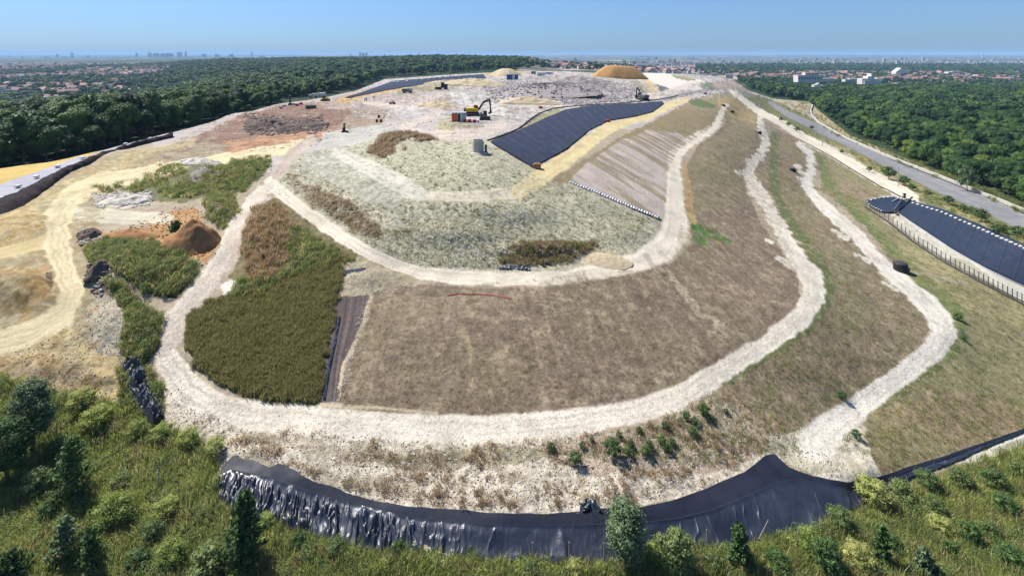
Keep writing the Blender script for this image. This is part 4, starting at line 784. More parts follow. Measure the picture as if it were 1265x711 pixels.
# ---------------------------------------------------------------- materials
def film_mat(name, c, rough, var=.3, bump=.25, bs=.6, spec=.6):
    m, t, p, N, Lk = nodes(name); tc = N('ShaderNodeTexCoord'); nz = N('ShaderNodeTexNoise', _Scale=.35, _Detail=6.0); n2 = N('ShaderNodeTexNoise', _Scale=bs, _Detail=4.0, _Distortion=.8)
    Lk(tc.outputs['Object'], nz.inputs['Vector']); Lk(tc.outputs['Object'], n2.inputs['Vector'])
    r = N('ShaderNodeMapRange', _1=.3, _2=.7, _3=1 - var, _4=1 + var); Lk(nz.outputs[0], r.inputs[0])
    mx = N('ShaderNodeVectorMath', operation='SCALE'); mx.inputs[0].default_value = lin(c); Lk(r.outputs[0], mx.inputs['Scale']); Lk(mx.outputs[0], p.inputs['Base Color'])
    rr = N('ShaderNodeMapRange', _1=.3, _2=.7, _3=rough * .8, _4=rough * 1.3); Lk(nz.outputs[0], rr.inputs[0]); Lk(rr.outputs[0], p.inputs['Roughness'])
    b = N('ShaderNodeBump', _Strength=bump, _Distance=.3); Lk(n2.outputs[0], b.inputs['Height']); Lk(b.outputs[0], p.inputs['Normal']); p.inputs['Specular IOR Level'].default_value = spec
    return m
M_FILM = film_mat('black_sheeting', (54, 60, 76), .40, .3, .4); M_FILMD = film_mat('dull_black_sheeting', (56, 62, 82), .75, .2, .1, spec=.12); M_FILMT = film_mat('matte_black_sheeting', (42, 47, 62), .6, .25, .15, spec=.12); M_BERM = film_mat('dark_cover', (60, 54, 56), .9, .3, .6, 1.8, spec=.08)
M_GEOT = film_mat('grey_fabric', (166, 164, 176), .85, .08, .2); M_SEAM = film_mat('seam', (94, 100, 120), .7, .2, .1, spec=.1); M_POND = film_mat('pond_liner', (44, 50, 68), .5, .15, .08)
M_WHITE = plain_mat('white_sack', (236, 236, 238), .7, .06, 4); M_CONC = plain_mat('concrete', (204, 200, 190), .85, .1, 2.5, bump=.2); M_CDARK = plain_mat('dark_grey', (62, 60, 62), .9, .2, 2)
M_BLACK = plain_mat('black_plastic', (38, 38, 42), .5, .15, 2); M_YEL = plain_mat('yellow_paint', (232, 188, 30), .45, .08, 2); M_STEEL = plain_mat('grey_steel', (110, 112, 116), .5, .15, 2, metal=.3)
M_RED = plain_mat('red_plastic', (214, 52, 50), .5, .1, 2); M_ORANGE = plain_mat('orange_paint', (232, 110, 50), .5, .1, 2); M_BLUE_ = plain_mat('blue_paint', (30, 84, 168), .5, .1, 1)
M_GLASS = plain_mat('dark_glass', (50, 60, 74), .12, .05, 1); M_GREY = plain_mat('light_grey_paint', (190, 194, 200), .5, .08, 1); M_WOODP = plain_mat('weathered_wood', (176, 168, 154), .9, .2, 4); M_GREEN = plain_mat('dull_green_paint', (70, 104, 78), .6, .2, 2)
M_SAND = plain_mat('ochre_sand', (196, 150, 92), .95, .14, .25, bump=.6); M_SOIL = plain_mat('orange_brown_soil', (178, 130, 84), .95, .2, .9, bump=.9); M_PALEHEAP = plain_mat('pale_spoil', (202, 184, 152), .95, .12, .3, bump=.6)
M_RUB = plain_mat('white_rubble', (214, 206, 194), .95, .22, 1.6, bump=1.0); M_DEB = plain_mat('dark_debris', (112, 98, 88), .95, .35, 1.6, bump=1.0); M_WASTE = plain_mat('grey_waste', (160, 152, 150), .95, .3, .8, bump=1.0)
# ---------------------------------------------------------------- draped sheets
def along(poly, u):
    Pq = np.array(poly, float); d = np.r_[0, np.cumsum(np.hypot(*np.diff(Pq[:, :2], axis=0).T))]; d /= d[-1]; return np.interp(u, d, Pq[:, 0]), np.interp(u, d, Pq[:, 1])
def sheet(curves, u0, u1, nu, nv, lift, wr, name, mat, parent=None):
    """a sheet lying on the ground between successive edge lines, shaped by wr(X, Y, u, v)"""
    us = np.linspace(u0, u1, nu); px, py, vv = [], [], []
    C_ = [along(c, us) for c in curves]
    for k in range(len(C_) - 1):
        for j in range(nv + (k == len(C_) - 2)):
            t = j / nv; px.append(C_[k][0] * (1 - t) + C_[k + 1][0] * t); py.append(C_[k][1] * (1 - t) + C_[k + 1][1] * t); vv.append(np.full(nu, k + t))
    px = np.array(px); py = np.array(py); v = np.array(vv); u = np.broadcast_to(us, px.shape); H = Hf(px, py); X, Y, _ = unproj(px, py, H); Z = gz_v(px, py)
    w = wr(X, Y, u, v); Z = Z * 0 + (CZ - H) + .25 * fbm(X * .06, Y * .06, 3, 2) + lift + w
    V = np.stack([X, Y, Z], -1); ni, nj = px.shape; idx = np.arange(ni * nj).reshape(ni, nj)
    q = np.stack([idx[:-1, :-1], idx[1:, :-1], idx[1:, 1:], idx[:-1, 1:]], -1).reshape(-1, 4)
    return link(name, raw_mesh(name, V.reshape(-1, 3), q, None, True, [mat]), parent)
def ridged(a): return np.clip(1 - np.abs(a), 0, 1) ** 3
CB_T = [(273,581.6),(280,572),(296,559.5),(308,566),(320,574),(333,578),(344,573),(352,577),(376,590.5),(414,604.4),(452,617),(502,626),(553,628.5),(600,633.5),(671,636),(714,632),(740,628),(792,626),(828,618),(866,606),(920,585),(945,565),(957,563),(975,579),(1006,590.5),(1046,599),(1087,590),(1130,575),(1168,564),(1213,549),(1265,531),(1425,472)]
_u = np.linspace(0, 1, 260); _tx, _ty = np.interp(_u, np.linspace(0, 1, len(CB_T)), [q[0] for q in CB_T]), np.interp(_u, np.linspace(0, 1, len(CB_T)), [q[1] for q in CB_T])
CB_T = [(x, y + (3.2 if x < 480 else 1.2) * float(fbm(x * .09, 3.3, 4, 1))) for x, y in zip(_tx, _ty)]
CB_F = [(271,590),(285,583),(300,587),(330,592),(376,608),(414,618),(452,627),(502,640),(553,645),(600,649),(671,651),(714,650),(760,649),(800,646),(840,641),(880,632),(920,617),(960,600),(990,595),(1020,600),(1050,606),(1075,603),(1095,596),(1132,580),(1170,568),(1215,552),(1265,533),(1425,474)]
CB_B = [(266,619),(290,632),(323,645),(360,655),(396,664),(452,678),(502,684),(553,688),(600,692),(671,695),(714,696),(760,694),(800,684),(853,676),(904,674),(958,664),(996,660),(1021,647),(1041,638),(1060,628),(1082,618),(1100,604),(1122,592),(1145,584),(1180,571),(1230,549),(1265,535),(1425,477)]
def wr_bottom(X, Y, u, v):
    a = X * .95 + Y * .1; hang = np.clip((v - 1) * 4, 0, 1) * np.clip((2.02 - v) * 8, .3, 1)
    wild = np.clip((.30 - u) / .12, 0, 1)
    w = ridged(fbm(a * .55 + .5 * fbm(X * .5, Y * .6, 2, 3), Y * (.22 + .5 * 0) + v * .35, 2, 1) * 2.6)
    w2 = ridged(fbm(a * 1.1 + 9, v * 1.6 + Y * .2, 3, 2) * 2.4) * (.3 + .9 * wild)
    lo = fbm(a * .35, v * .9, 3, 0)
    big = np.exp(-((v - 1.0) / .035) ** 2) * .10
    flat = .03 * fbm(X * .8, Y * .8, 3, 3)
    return hang * (.26 * w ** 1.6 + .24 * w2 ** 1.6 + .10 * ridged(fbm(a * 2.3 + 1.2 * fbm(X * .8, Y * .8, 2, 1), v * 1.2 + Y * .15, 2, 2) * 2.2) * (.4 + wild) + .30 * lo) * (.55 + .6 * wild + .3 * np.clip((.55 - u) * 3, 0, 1)) + big + flat
gs = empty('geomembrane', on(640, 650)); tag(gs, 'long shiny black plastic sheeting wrapped round the foot of the bank in the foreground', 'plastic sheeting')
for i in range(10): 
    for cs, nm, mt, f in (([CB_T, CB_F], 'top_sheet', M_FILMT, wr_bottom), ([CB_F, CB_B], 'hanging_sheet', M_FILM, lambda X, Y, u, v: wr_bottom(X, Y, u, v + 1))):
        o = sheet(cs, i / 10, (i + 1) / 10 + .0008, 190, 26 if nm[0] == 'h' else 14, .16 + .012 * (i % 2), f, nm, mt); o.parent = gs; o.matrix_parent_inverse = Matrix.Translation(-gs.location)
CU_T = [(605,176.6),(640,162),(676,146),(699,136),(727,132),(777,128.5),(818,126)]; CU_B = [(658,208),(701,184),(727,162),(752,149.5),(785,144),(806,138.8),(820,128.5)]
def lining(name, T_, B_, n, wr, mat, label, cat, lift=.18, nu=24, nv=20, center=None, part='panel', seam=0):
    g = empty(name, on(*center)); tag(g, label, cat)
    for i in range(n):
        o = sheet([T_, B_], i / n, (i + 1) / n + .15 / n, nu, nv, lift + .05 * (i % 2), wr, part, mat, None); o.parent = g; o.matrix_parent_inverse = Matrix.Translation(-g.location)
        if seam and i: o = sheet([T_, B_], i / n, i / n + seam, 3, nv, lift + .10, wr, 'seam', M_SEAM, None); o.parent = g; o.matrix_parent_inverse = Matrix.Translation(-g.location)
    return g
lining('lined_slope', CU_T, CU_B, 22, lambda X, Y, u, v: .06 * fbm(X * .4, Y * .4, 3, 1) + .10 * ridged(fbm(X * .3 + Y * .5, v * .8, 2, 2) * 2.5), M_FILMD, 'broad dark blue black lined slope between the pad and the yellow track', 'lined slope', .3, center=(700, 170), seam=.0022)
PB_T = [(1122,250.6),(1163,264.5),(1213,286),(1265,309),(1425,378)]; PB_B = [(1109.5,263),(1137,282),(1173,306),(1218,332),(1265,354),(1425,424)]
lining('lined_basin', PB_T, PB_B, 30, lambda X, Y, u, v: .02 * fbm(X * .5, Y * .5, 3, 1) + .05 * (v < .5), M_POND, 'long black lined basin wall with pale seams on the right', 'lined basin', .45, 16, 12, center=(1180, 300), seam=.0011)
SP_T = [(1068,249),(1085,246.5),(1102,245),(1118,249)]; SP_B = [(1078,258),(1089,263.5),(1098,263.5),(1106,263)]
lining('lined_sump', SP_T, SP_B, 4, lambda X, Y, u, v: -.3 * np.sin(math.pi * np.clip(v, 0, 1)) + .05 * fbm(X, Y, 2, 1), M_POND, 'small black lined sump at the head of the basin', 'lined basin', .45, 16, 10, center=(1090, 256))
lining('sheet_apron', [(1122,247),(1160,257.5),(1215,280),(1265,302),(1425,370)], PB_T, 12, lambda X, Y, u, v: .35 * np.sin(math.pi * np.clip(v, 0, 1)) + .08 * fbm(X * 2, Y * 2, 3, 1), M_FILM, 'black sheeting folded over the far rim of the basin behind the sandbags', 'plastic sheeting', .2, 20, 6, center=(1180, 268))
LS_T = [(-160,299),(0,229),(50,211),(100,193),(160,177),(212,165)]; LS_M = [(-160,325),(0,248),(30,235),(75,212),(130,190.5),(170,178),(213,167.5)]; LS_B = [(-160,350),(0,268),(30,254),(62,231),(85,214),(130,194),(170,180),(214,169.5)]
lining('geotextile_strip', LS_T, LS_M, 8, lambda X, Y, u, v: .05 * fbm(X * .5, Y * .5, 3, 1), M_GEOT, 'pale grey geotextile strip beside the yellow verge at the far left', 'geotextile', .15, 30, 8, center=(60, 215))
lining('covered_berm', LS_M, LS_B, 10, lambda X, Y, u, v: 1.2 * np.sin(math.pi * np.clip(v, 0, 1)) ** .6 + .55 * fbm(X * .7, Y * .7, 4, 1), M_BERM, 'dark covered berm running along the left rim', 'berm', .1, 30, 12, center=(60, 228))
FB_T = [(425,121),(440,117),(470,106),(485,100.5),(540,96),(597,92)]; FB_B = [(432,121.5),(450,117.5),(475,112),(505,107.5),(548,101.5),(600,97)]
lining('far_lined_slope', FB_T, FB_B, 9, lambda X, Y, u, v: .1 * fbm(X * .2, Y * .2, 3, 1) + .6 * np.sin(math.pi * v), M_FILMD, 'dark lined bank on the far left rim dotted with white sacks', 'lined slope', .3, 20, 8, center=(520, 104))
_ = sheet([[(418,392),(410,430),(403,462),(398,494)], [(421,392),(414,430),(407,462),(402,496)]], 0, 1, 120, 12, .12, lambda X, Y, u, v: .25 * ridged(fbm(X * 1.1, Y * 1.1, 3, 1) * 1.5) * np.sin(math.pi * np.clip(v, 0, 1)), 'folded_sheeting', M_FILMD); tag(_, 'crumpled black sheeting lying along the bare purple brown strip', 'plastic sheeting')
_ = sheet([[(151,458),(156,478),(163,500),(172,512),(186,532)], [(163,456),(170,478),(174,498),(183,512),(194,532)], [(174,459),(186,475),(186,492),(199,510),(203,527)]], 0, 1, 90, 26, .6, lambda X, Y, u, v: 1.3 * ridged(fbm(X * .8, Y * .9, 4, 1) * 1.3) * (.3 + np.sin(math.pi * np.clip(v / 2, 0, 1))) + .25 * fbm(X * 2.4, Y * 2.4, 3, 2), 'crumpled_sheeting', M_FILM); tag(_, 'crumpled heap of shiny black sheeting between the meadow and the white bench track', 'plastic sheeting')
_ = sheet([[(425,335),(452,332.5)], [(423,344),(447,342)]], 0, 1, 30, 12, .2, lambda X, Y, u, v: .1 * fbm(X, Y, 3, 1), 'blue_sheet', M_FILMD); tag(_, 'small blue grey sheet on the rubble above the bare strip', 'sheet')
_ = sheet([[(217,571),(232,569),(244,577)], [(222,581),(238,587),(240,588)]], 0, 1, 30, 12, .3, lambda X, Y, u, v: .25 * fbm(X, Y, 3, 1), 'scrap_sheet', M_GEOT); tag(_, 'grey blue scrap sheet lying near the upper end of the black sheeting', 'sheet')
_ = sheet([[(614,330.5),(634,329),(655,331)], [(616,333),(634,332.5),(655,334)]], 0, 1, 40, 8, .15, lambda X, Y, u, v: .3 * ridged(fbm(X * 1.5, Y * 1.5, 3, 1) * 1.5), 'sheeting_scrap', M_FILM); tag(_, 'thin black scrap of sheeting on the inner edge of the ring track', 'plastic sheeting')
_ = sheet([[(715,631),(724,616),(738,624)], [(712,636),(726,632),(742,634)]], 0, 1, 30, 12, .15, lambda X, Y, u, v: .5 * ridged(fbm(X * 1.5, Y * 1.5, 3, 1) * 1.5), 'sheeting_flap', M_FILM); tag(_, 'torn black flap sticking up from the sheeting edge left of the bluish tree', 'plastic sheeting')
def ribbon(pts, w, h, n, mat, name, side=0.0, dz=0.0, lift=.05):
    """extruded strip of width w and height h along a line of photo points"""
    us = np.linspace(0, 1, n); a, b = along(pts, us); H = Hf(a, b); X, Y, _ = unproj(a, b, H); Z = CZ - H + .25 * fbm(X * .06, Y * .06, 3, 2)
    Pq = np.stack([X, Y], -1); d = np.gradient(Pq, axis=0); d /= np.linalg.norm(d, axis=1)[:, None]; nr = np.stack([-d[:, 1], d[:, 0]], -1)
    V = []
    for i in range(n):
        for s, z in ((-.5, -.3), (-.5, h), (.5, h), (.5, -.3)): q = Pq[i] + nr[i] * (side + s * w); V.append((q[0], q[1], Z[i] + z + (lift if z > 0 else 0) + dz))
    Fs = [(4 * i + k, 4 * i + (k + 1) % 4, 4 * i + 4 + (k + 1) % 4, 4 * i + 4 + k) for i in range(n - 1) for k in range(4)] + [(0, 3, 2, 1), (4 * n - 4, 4 * n - 3, 4 * n - 2, 4 * n - 1)]
    me = bpy.data.meshes.new(name); me.from_pydata(V, [], Fs); me.materials.append(mat); me.update(); return me
def centre(o):
    """put the origin of a one-mesh thing at its own foot"""
    me = o.data; n = len(me.vertices); a = np.empty(n * 3, np.float32); me.vertices.foreach_get('co', a); a = a.reshape(-1, 3); c = a.mean(0); c[2] = a[:, 2].min(); me.vertices.foreach_set('co', (a - c).ravel()); me.update(); o.location = c; return o
wall = empty('concrete_wall', (0, 0, 0)); tag(wall, 'long pale concrete wall between the grey road and the wood', 'wall')
for i in range(64):
    u0 = (i / 64) ** 1.0; ms = ribbon([tuple(along(T_WALL, np.array([u0 + (1 / 64 - .0004) * k / 3]))[j][0] for j in (0, 1)) for k in range(4)], 1.0, 1.15, 4, M_CONC, 'wall_panel'); link('wall_panel', ms, wall)
link('dark_strip', ribbon(T_WALL, 1.1, .08, 120, M_CDARK, 'dark_strip', side=-1.15), wall)  # narrow dark grey strip along the road side of the wall
o = link('drain_channel', ribbon([(985,171.5),(1000,179),(1030,195.5),(1061,214.5),(1085,229),(1112,243)], .7, .12, 80, M_CDARK, 'drain_channel')); tag(centre(o), 'dark drain line along the lower edge of the straight white track', 'drain')
o = link('rim_wall', ribbon([(602,174),(622,167),(640,159.5),(655,148),(668,139.5),(683,134),(700,132),(760,128.3),(815,123.2),(838,118)], .35, .25, 90, M_CDARK, 'rim_wall')); tag(centre(o), 'low dark edging between the works platform and the lined slope', 'edging')
# ---------------------------------------------------------------- heaps of soil and rubble
def heap(name, px, py, wpx, dep, hpx, mat, label, cat='heap', seed=0, prof=1.4, rough=.12, ang=0.0, flat=0.0):
    s = scale_at(px, py); rx = wpx * s / 2; ry = dep / 2; h = hpx * s; rng = np.random.default_rng(seed); nr, na = 22, 56; c = on(px, py); V = []; B = []
    for i in range(nr + 1):
        r = i / nr
        for k in range(na):
            t = 2 * math.pi * k / na; wob = 1 + .18 * float(fbm(math.cos(t) * 1.3 + seed, math.sin(t) * 1.3, 3, 1)); B.append((rx * wob * r * math.cos(t), ry * wob * r * math.sin(t), r))
    B = np.array(B); ca, sa = math.cos(ang), math.sin(ang); X = B[:, 0] * ca - B[:, 1] * sa; Y = B[:, 0] * sa + B[:, 1] * ca
    rr = np.clip(B[:, 2] - flat, 0, 1) / (1 - flat); Z = h * (1 - rr ** prof) + rough * h * fbm(X * 2.2 / (h + .1) + seed, Y * 2.2 / (h + .1), 4, 2) + .06 * fbm(X * 1.5, Y * 1.5, 3, 1) - .4 * (B[:, 2] > .97)
    # follow the slope of the ground underneath
    WXp = X + c.x; WYp = np.maximum(Y + c.y, 5); V = np.stack([X, Y, Z], -1)
    q = [(i * na + k, i * na + (k + 1) % na, (i + 1) * na + (k + 1) % na, (i + 1) * na + k) for i in range(nr) for k in range(na)]
    rows = HZ + F * Hf(np.full(2, px), np.array([py - 6, py + 6])); 
    a1 = on(px, py - 4); a2 = on(px, py + 4); g = (a1.z - a2.z) / (a1.y - a2.y); b1 = on(px - 4, py); b2 = on(px + 4, py); gx = (b2.z - b1.z - g * (b2.y - b1.y)) / (b2.x - b1.x + 1e-6)
    V[:, 2] += V[:, 1] * g + V[:, 0] * gx
    o = link(name, raw_mesh(name, V, q, None, True, [mat])); o.location = c; tag(o, label, cat); o['_h'] = 0; del o['_h']; return o, V
heap('sand_mound', 766, 97, 72, 30, 15, M_SAND, 'large flat topped ochre sand mound on the far edge of the platform', seed=1, prof=1.3, flat=.42, rough=.03)
heap('spoil_mound', 625, 93, 40, 34, 8, M_PALEHEAP, 'pale beige spoil mound on the far skyline of the platform', seed=2, flat=.25, rough=.05)
heap('soil_heap', 238, 302, 72, 7, 34, M_SOIL, 'steep orange brown soil heap beside the spiky shrub', seed=3, prof=1.1, rough=.2)
heap('soil_bank', 160, 291, 76, 3.0, 8, M_SOIL, 'low orange brown soil bank in front of the pale spur', seed=4)
heap('rubble_heap', 150, 249, 76, 4.5, 9, M_RUB, 'white rubble heap beside the left dirt track', seed=5, rough=.3)
heap('debris_heap', 328, 155, 52, 6, 6, M_DEB, 'dark heap of mixed debris on the red brown earth', seed=6, rough=.5)
heap('debris_bank', 375, 155, 70, 5, 4, M_DEB, 'long low bank of dark debris right of the debris heap', seed=7, rough=.5)
heap('broken_stone_heap', 112, 291, 34, 3, 8, M_DEB, 'grey brown stone heap at the left end of the green mound', seed=8, rough=.4)
heap('clod_heap', 122, 345, 26, 4, 12, M_DEB, 'dark clods heaped between dirt track and green mound', seed=9, rough=.5)
wh, whV = heap('waste_heap', 672, 117, 150, 46, 13, M_WASTE, 'broad heap of grey mixed waste on the works platform', seed=10, rough=.15, flat=.1)
heap('gravel_bank', 655, 128, 84, 10, 9, M_PALEHEAP, 'pale gravel bank at the foot of the waste heap', seed=12, rough=.2)
heap('spoil_bank', 590, 106, 90, 26, 8, M_PALEHEAP, 'long pale spoil bank left of the blue container', seed=13, rough=.3)
heap('spoil_ridge', 720, 103, 90, 22, 9, M_WASTE, 'grey ridge of spoil in front of the sand mound', seed=14, rough=.3)
heap('gravel_mound', 545, 134, 56, 14, 8, M_PALEHEAP, 'pale knob of earth beside the excavator', seed=15, rough=.3)
heap('weedy_bank', 250, 208, 60, 5, 7, M_RUB, 'grey stony bank above the white rubble', seed=16, rough=.4)
heap('chalk_dump', 748, 322, 70, 5, 5, M_PALEHEAP, 'pale dump of chalky spoil inside the bend of the ring track', seed=17, rough=.15)
# rubble and litter that nobody could count
def rock(seed, mat, sq=.7):
    rng = np.random.default_rng(seed); V, Fc = icos(1, 1); V = V * (1 + .3 * rng.normal(size=(len(V), 1)).clip(-1, 1)) * np.array([1, .8, sq]); return raw_mesh('rock', V, tri_only(Fc), None, False, [mat])
def tri_only(Fc): return Fc
R_W = [rock(i, M_RUB) for i in range(3)]; R_D = [rock(5 + i, M_DEB) for i in range(2)]; M_TR1 = plain_mat('pink_scrap', (206, 150, 142), .7, .2, 3); M_TR2 = plain_mat('blue_scrap', (96, 112, 150), .6, .2, 3); M_TR3 = plain_mat('white_scrap', (236, 236, 232), .6, .1, 3)
TR = [MB().box((0, 0, .2), (1.2, .5, .3)).mesh('scrap', m) for m in (M_TR1, M_TR2, M_TR3, M_WASTE, M_CONC)]
def rocks(name, poly, n, prot, a, b, label, seed, avoid=(), probs=None): field(name, poly, n, prot, a, b, label, 'rubble', avoid=avoid, seed=seed, probs=probs)
rocks('rubble', [(215,470),(240,505),(300,528),(600,548),(780,528),(880,488),(985,545),(1085,590),(1000,588),(950,562),(866,602),(714,628),(600,630),(450,612),(330,575),(280,560),(240,540),(205,520)], 8000, R_W + R_D, .03, .12, 'loose white stones over the lower bank', 201, probs=[.27,.27,.26,.1,.1])
rocks('track_stones', [(200,400),(215,440),(250,480),(300,505),(600,512),(780,495),(880,460),(985,380),(1025,340),(1020,370),(920,460),(780,525),(600,546),(300,520),(230,490),(190,450)], 3000, R_W + R_D, .02, .07, 'loose stones on the bench track', 202)
rocks('stone_litter', [(985,380),(1180,390),(1185,430),(1050,530),(1010,540),(1160,410),(1050,300)], 1400, R_W + R_D[:1], .03, .10, 'loose stones on the lower right track', 203, )
rocks('stone_litter', [(105,372),(160,372),(160,425),(120,450),(145,495),(60,475),(0,440),(80,410)], 1100, R_W[:1] + R_D, .03, .12, 'loose stones on the yellow ground at the left', 204)
rocks('stone_litter', [(330,225),(350,240),(470,270),(480,262),(420,238),(380,200)], 1100, R_W + R_D, .04, .16, 'pale stones along the flank of the knoll', 205)
rocks('stone_litter', [(420,322),(520,345),(520,360),(460,362),(440,440),(425,495),(416,497),(430,440),(452,366),(415,360)], 1300, R_W + R_D[:1], .03, .12, 'pale stones round the bare strip', 206)
rocks('clods', [(95,290),(120,282),(124,300),(136,330),(140,352),(125,370),(108,350),(112,322)], 900, R_D + R_W[:1], .08, .35, 'dark clods along the dirt track', 207)
rocks('clods', [(200,262),(240,255),(272,300),(255,328),(215,312),(150,300),(120,292)], 900, [rock(9, M_SOIL), rock(10, M_SOIL)], .06, .25, 'orange brown clods round the soil heap', 208)
rocks('debris', [(300,146),(400,148),(405,162),(330,168),(300,162)], 1300, TR[1:2] + R_D * 3 + [TR[3]], .15, .6, 'mixed debris scattered on the red brown earth', 209)
rocks('stone_litter', [(112,238),(185,236),(188,252),(120,258)], 900, R_W, .06, .4, 'white stones of the rubble heap', 210)
rocks('stone_litter', [(236,216),(285,205),(290,214),(240,238),(300,262),(275,280)], 600, R_W + R_D, .06, .3, 'grey stones on the weedy ridge', 214)
rocks('litter', [(590,104),(650,96),(780,102),(800,118),(760,127),(700,130),(640,120),(610,128)], 3600, TR, .35, 1.1, 'scattered waste over the works platform', 211, probs=[.18,.12,.3,.1,.3])
rocks('platform_rubble', [(345,130),(560,96),(900,100),(820,122),(700,131),(600,168),(430,170),(300,200)], 1100, R_W + R_D, .08, .35, 'scattered stones on the platform', 212)
k = np.random.default_rng(5).choice(len(whV), 1300); q_ = whV[k] + np.random.default_rng(6).normal(0, .6, (1300, 3)) * [1, 1, .05]; q_ = q_ + np.array(wh.location)
scatter('heap_litter', q_, wr.uniform(0, 6.28, 1300), wr.uniform(.35, 1.2, 1300), wr.integers(0, 5, 1300), TR, 'mixed litter covering the broad grey waste heap', 'litter')
# ---------------------------------------------------------------- sacks
def sack(mat):
    bm = bmesh.new(); bmesh.ops.create_cube(bm, size=1)
    bmesh.ops.subdivide_edges(bm, edges=bm.edges[:], cuts=2, use_grid_fill=True)
    for v in bm.verts:
        r = max(abs(v.co.x), abs(v.co.y)) * 2; v.co.z *= .5 * (1.15 - .6 * r * r); v.co.x *= 1 - .25 * abs(v.co.y); v.co.z += .15
    me = bpy.data.meshes.new('sack'); bm.to_mesh(me); bm.free(); me.materials.append(mat)
    for f in me.polygons: f.use_smooth = True
    return me
SK = sack(M_WHITE)
def sacks(line, n, size, rz, label, group, name='sandbag', dz=.3, jit=.15):
    a, b = along(line, np.linspace(0, 1, n))
    for i in range(n):
        o = link(name, SK); o.location = at(float(a[i]), float(b[i]), dz); o.rotation_euler = (0, 0, rz + random.uniform(-jit, jit)); o.scale = [q * random.uniform(.85, 1.15) for q in size]; tag(o, label, 'sandbag', group)
sacks([(705,226),(740,239.5),(780,256.5),(813,269.5)], 34, (1.25, .42, .9), 1.15, 'white sandbag in the closely laid row down the bank inside the ring track', 'white sandbags laid side by side below the striped bank', dz=.1)
sacks([(1128,253),(1163,264),(1213,286),(1265,309),(1330,337)], 36, (.95, .8, .9), .5, 'white sandbag on the far rim of the black lined basin', 'white sandbags along the basin rim', dz=.55)
sacks([(1071,250),(1085,246.5),(1103,244.5)], 7, (.7, .6, .7), .3, 'small white sandbag round the lined sump', 'small sandbags round the sump', dz=.4)
sacks([(1071,252),(1078,257),(1089,262)], 7, (.6, .5, .6), .3, 'small white sandbag on the near side of the sump', 'small sandbags on the near side of the sump', dz=.4)
for nm, pts in (('far', [(487,103.5),(492,103),(503,102),(521.5,99.8),(531,98.5),(539,97.2),(547,96.2),(556,95)]),):
    for i, (x, y) in enumerate(pts):
        o = link('sandbag', SK); o.location = at(x, y, .9); o.scale = (2.2, 1.8, 1.8); o.rotation_euler = (0, 0, i); tag(o, 'white sack lying on the far dark lined bank', 'sandbag', 'white sacks on the far lined bank')
for i, (x, y, lab) in enumerate([(1,248,'white sack at the left picture edge on the dark berm'),(22,233,'second white sack from the left on the berm'),(45,221,'third white sack from the left on the berm'),(71,208,'white sack near the middle of the berm'),(102,197.5,'white sack where the berm narrows'),(131,189,'white sack on the thin part of the berm'),(155,180,'white sack near the rumpled far end of the berm'),(186,173,'farthest white sack on the left berm')]):
    o = link('sandbag', SK); o.location = at(x, y, .5); o.scale = (1.2, 1.0, 1.0); o.rotation_euler = (0, 0, .6 + i); tag(o, lab, 'sandbag')
# ---------------------------------------------------------------- poles, posts, fence
def pole(px, y0, y1, w, mat, label, name='pole', cat='pole', lean=0.0, group=None):
    s = scale_at(px, y1); h = (y1 - y0) * s; o = MB().cyl((0, 0, -.4), (lean * s, 0, h), w / 2, w / 2 * .8, 8).part(name, mat, None); o.location = on(px, y1); tag(o, label, cat, group); return o
pole(939.5,118,132,.45,M_GREY,'farthest white pole beside the straight white track'); pole(963.5,134,149,.42,M_GREY,'white pole between the straight track and the start of the road'); pole(1016,162,181,.36,M_GREY,'white pole on the verge where the wall starts'); pole(1109.5,206,230,.32,M_GREY,'nearest white pole, between two dark bushes on the verge')
for x, a, b, l, lab in [(70,521,544,0,'wooden post at the left near the yellowish bush'),(163,567,586,0,'left of two wooden posts in the left meadow'),(196,575,604,0,'right of two wooden posts in the left meadow'),(658,668,694,0,'wooden post before the middle of the sheeting'),(703,667,694,0,'second wooden post before the sheeting, left of the bluish tree'),(746,668,694,0,'wooden post touching the bluish round tree'),(873,651,674,0,'wooden post right of the bright shrub tree'),(915,645,668,0,'wooden post left of the leaning pole'),(934,641,666,15,'leaning wooden pole before the black sheeting'),(985.5,657,678,0,'wooden post at the right end of the black slope'),(1073,690,711,0,'wooden post at the bottom right of centre')]:
    pole(x, a, b, .11, M_WOODP, lab, 'wooden_post', 'post', lean=l)
FN = [(1070,254),(1080,261),(1093,269),(1104,277),(1130,298),(1165,321),(1211,347),(1265,375),(1425,452)]
fence = empty('wire_fence', on(1165, 321)); tag(fence, 'wire fence with thin dark posts along the near side of the basin', 'fence'); n = 62; a, b = along(FN, np.linspace(0, 1, n)); tops = []
pm_ = MB().box((0, 0, .85), (.13, .13, 2.3)).mesh('fence_post', M_STEEL)
for i in range(n):
    p_ = at(float(a[i]), float(b[i])) - fence.location; link('fence_post', pm_, fence).location = p_; tops.append(p_)
for h in (.5, 1.1, 1.8): link('fence_wire', tube_mesh('fence_wire', [[(p.x, p.y, p.z + h, .035) for p in tops]], M_STEEL, 4), fence)
o = link('drain_ditch', ribbon([(x - 1.5, y + 1.5) for x, y in FN], .7, .1, 90, M_CDARK, 'drain_ditch')); tag(centre(o), 'dark edging at the foot of the wire fence', 'edging')
o = link('liner_edge', ribbon([(x, y + 1) for x, y in PB_B], .25, .3, 90, M_GREY, 'liner_edge')); tag(centre(o), 'pale anchored hem along the bottom of the basin lining', 'hem')
def pipe(p, q, r, mat, label, dz0=.5, dz1=.5, name='pipe'):
    a = on(*p, dz0); b = on(*q, dz1); o = MB().cyl((0, 0, 0), b - a, r, r, 10).part(name, mat, None, smooth=True); o.location = a; tag(o, label, 'pipe'); return o
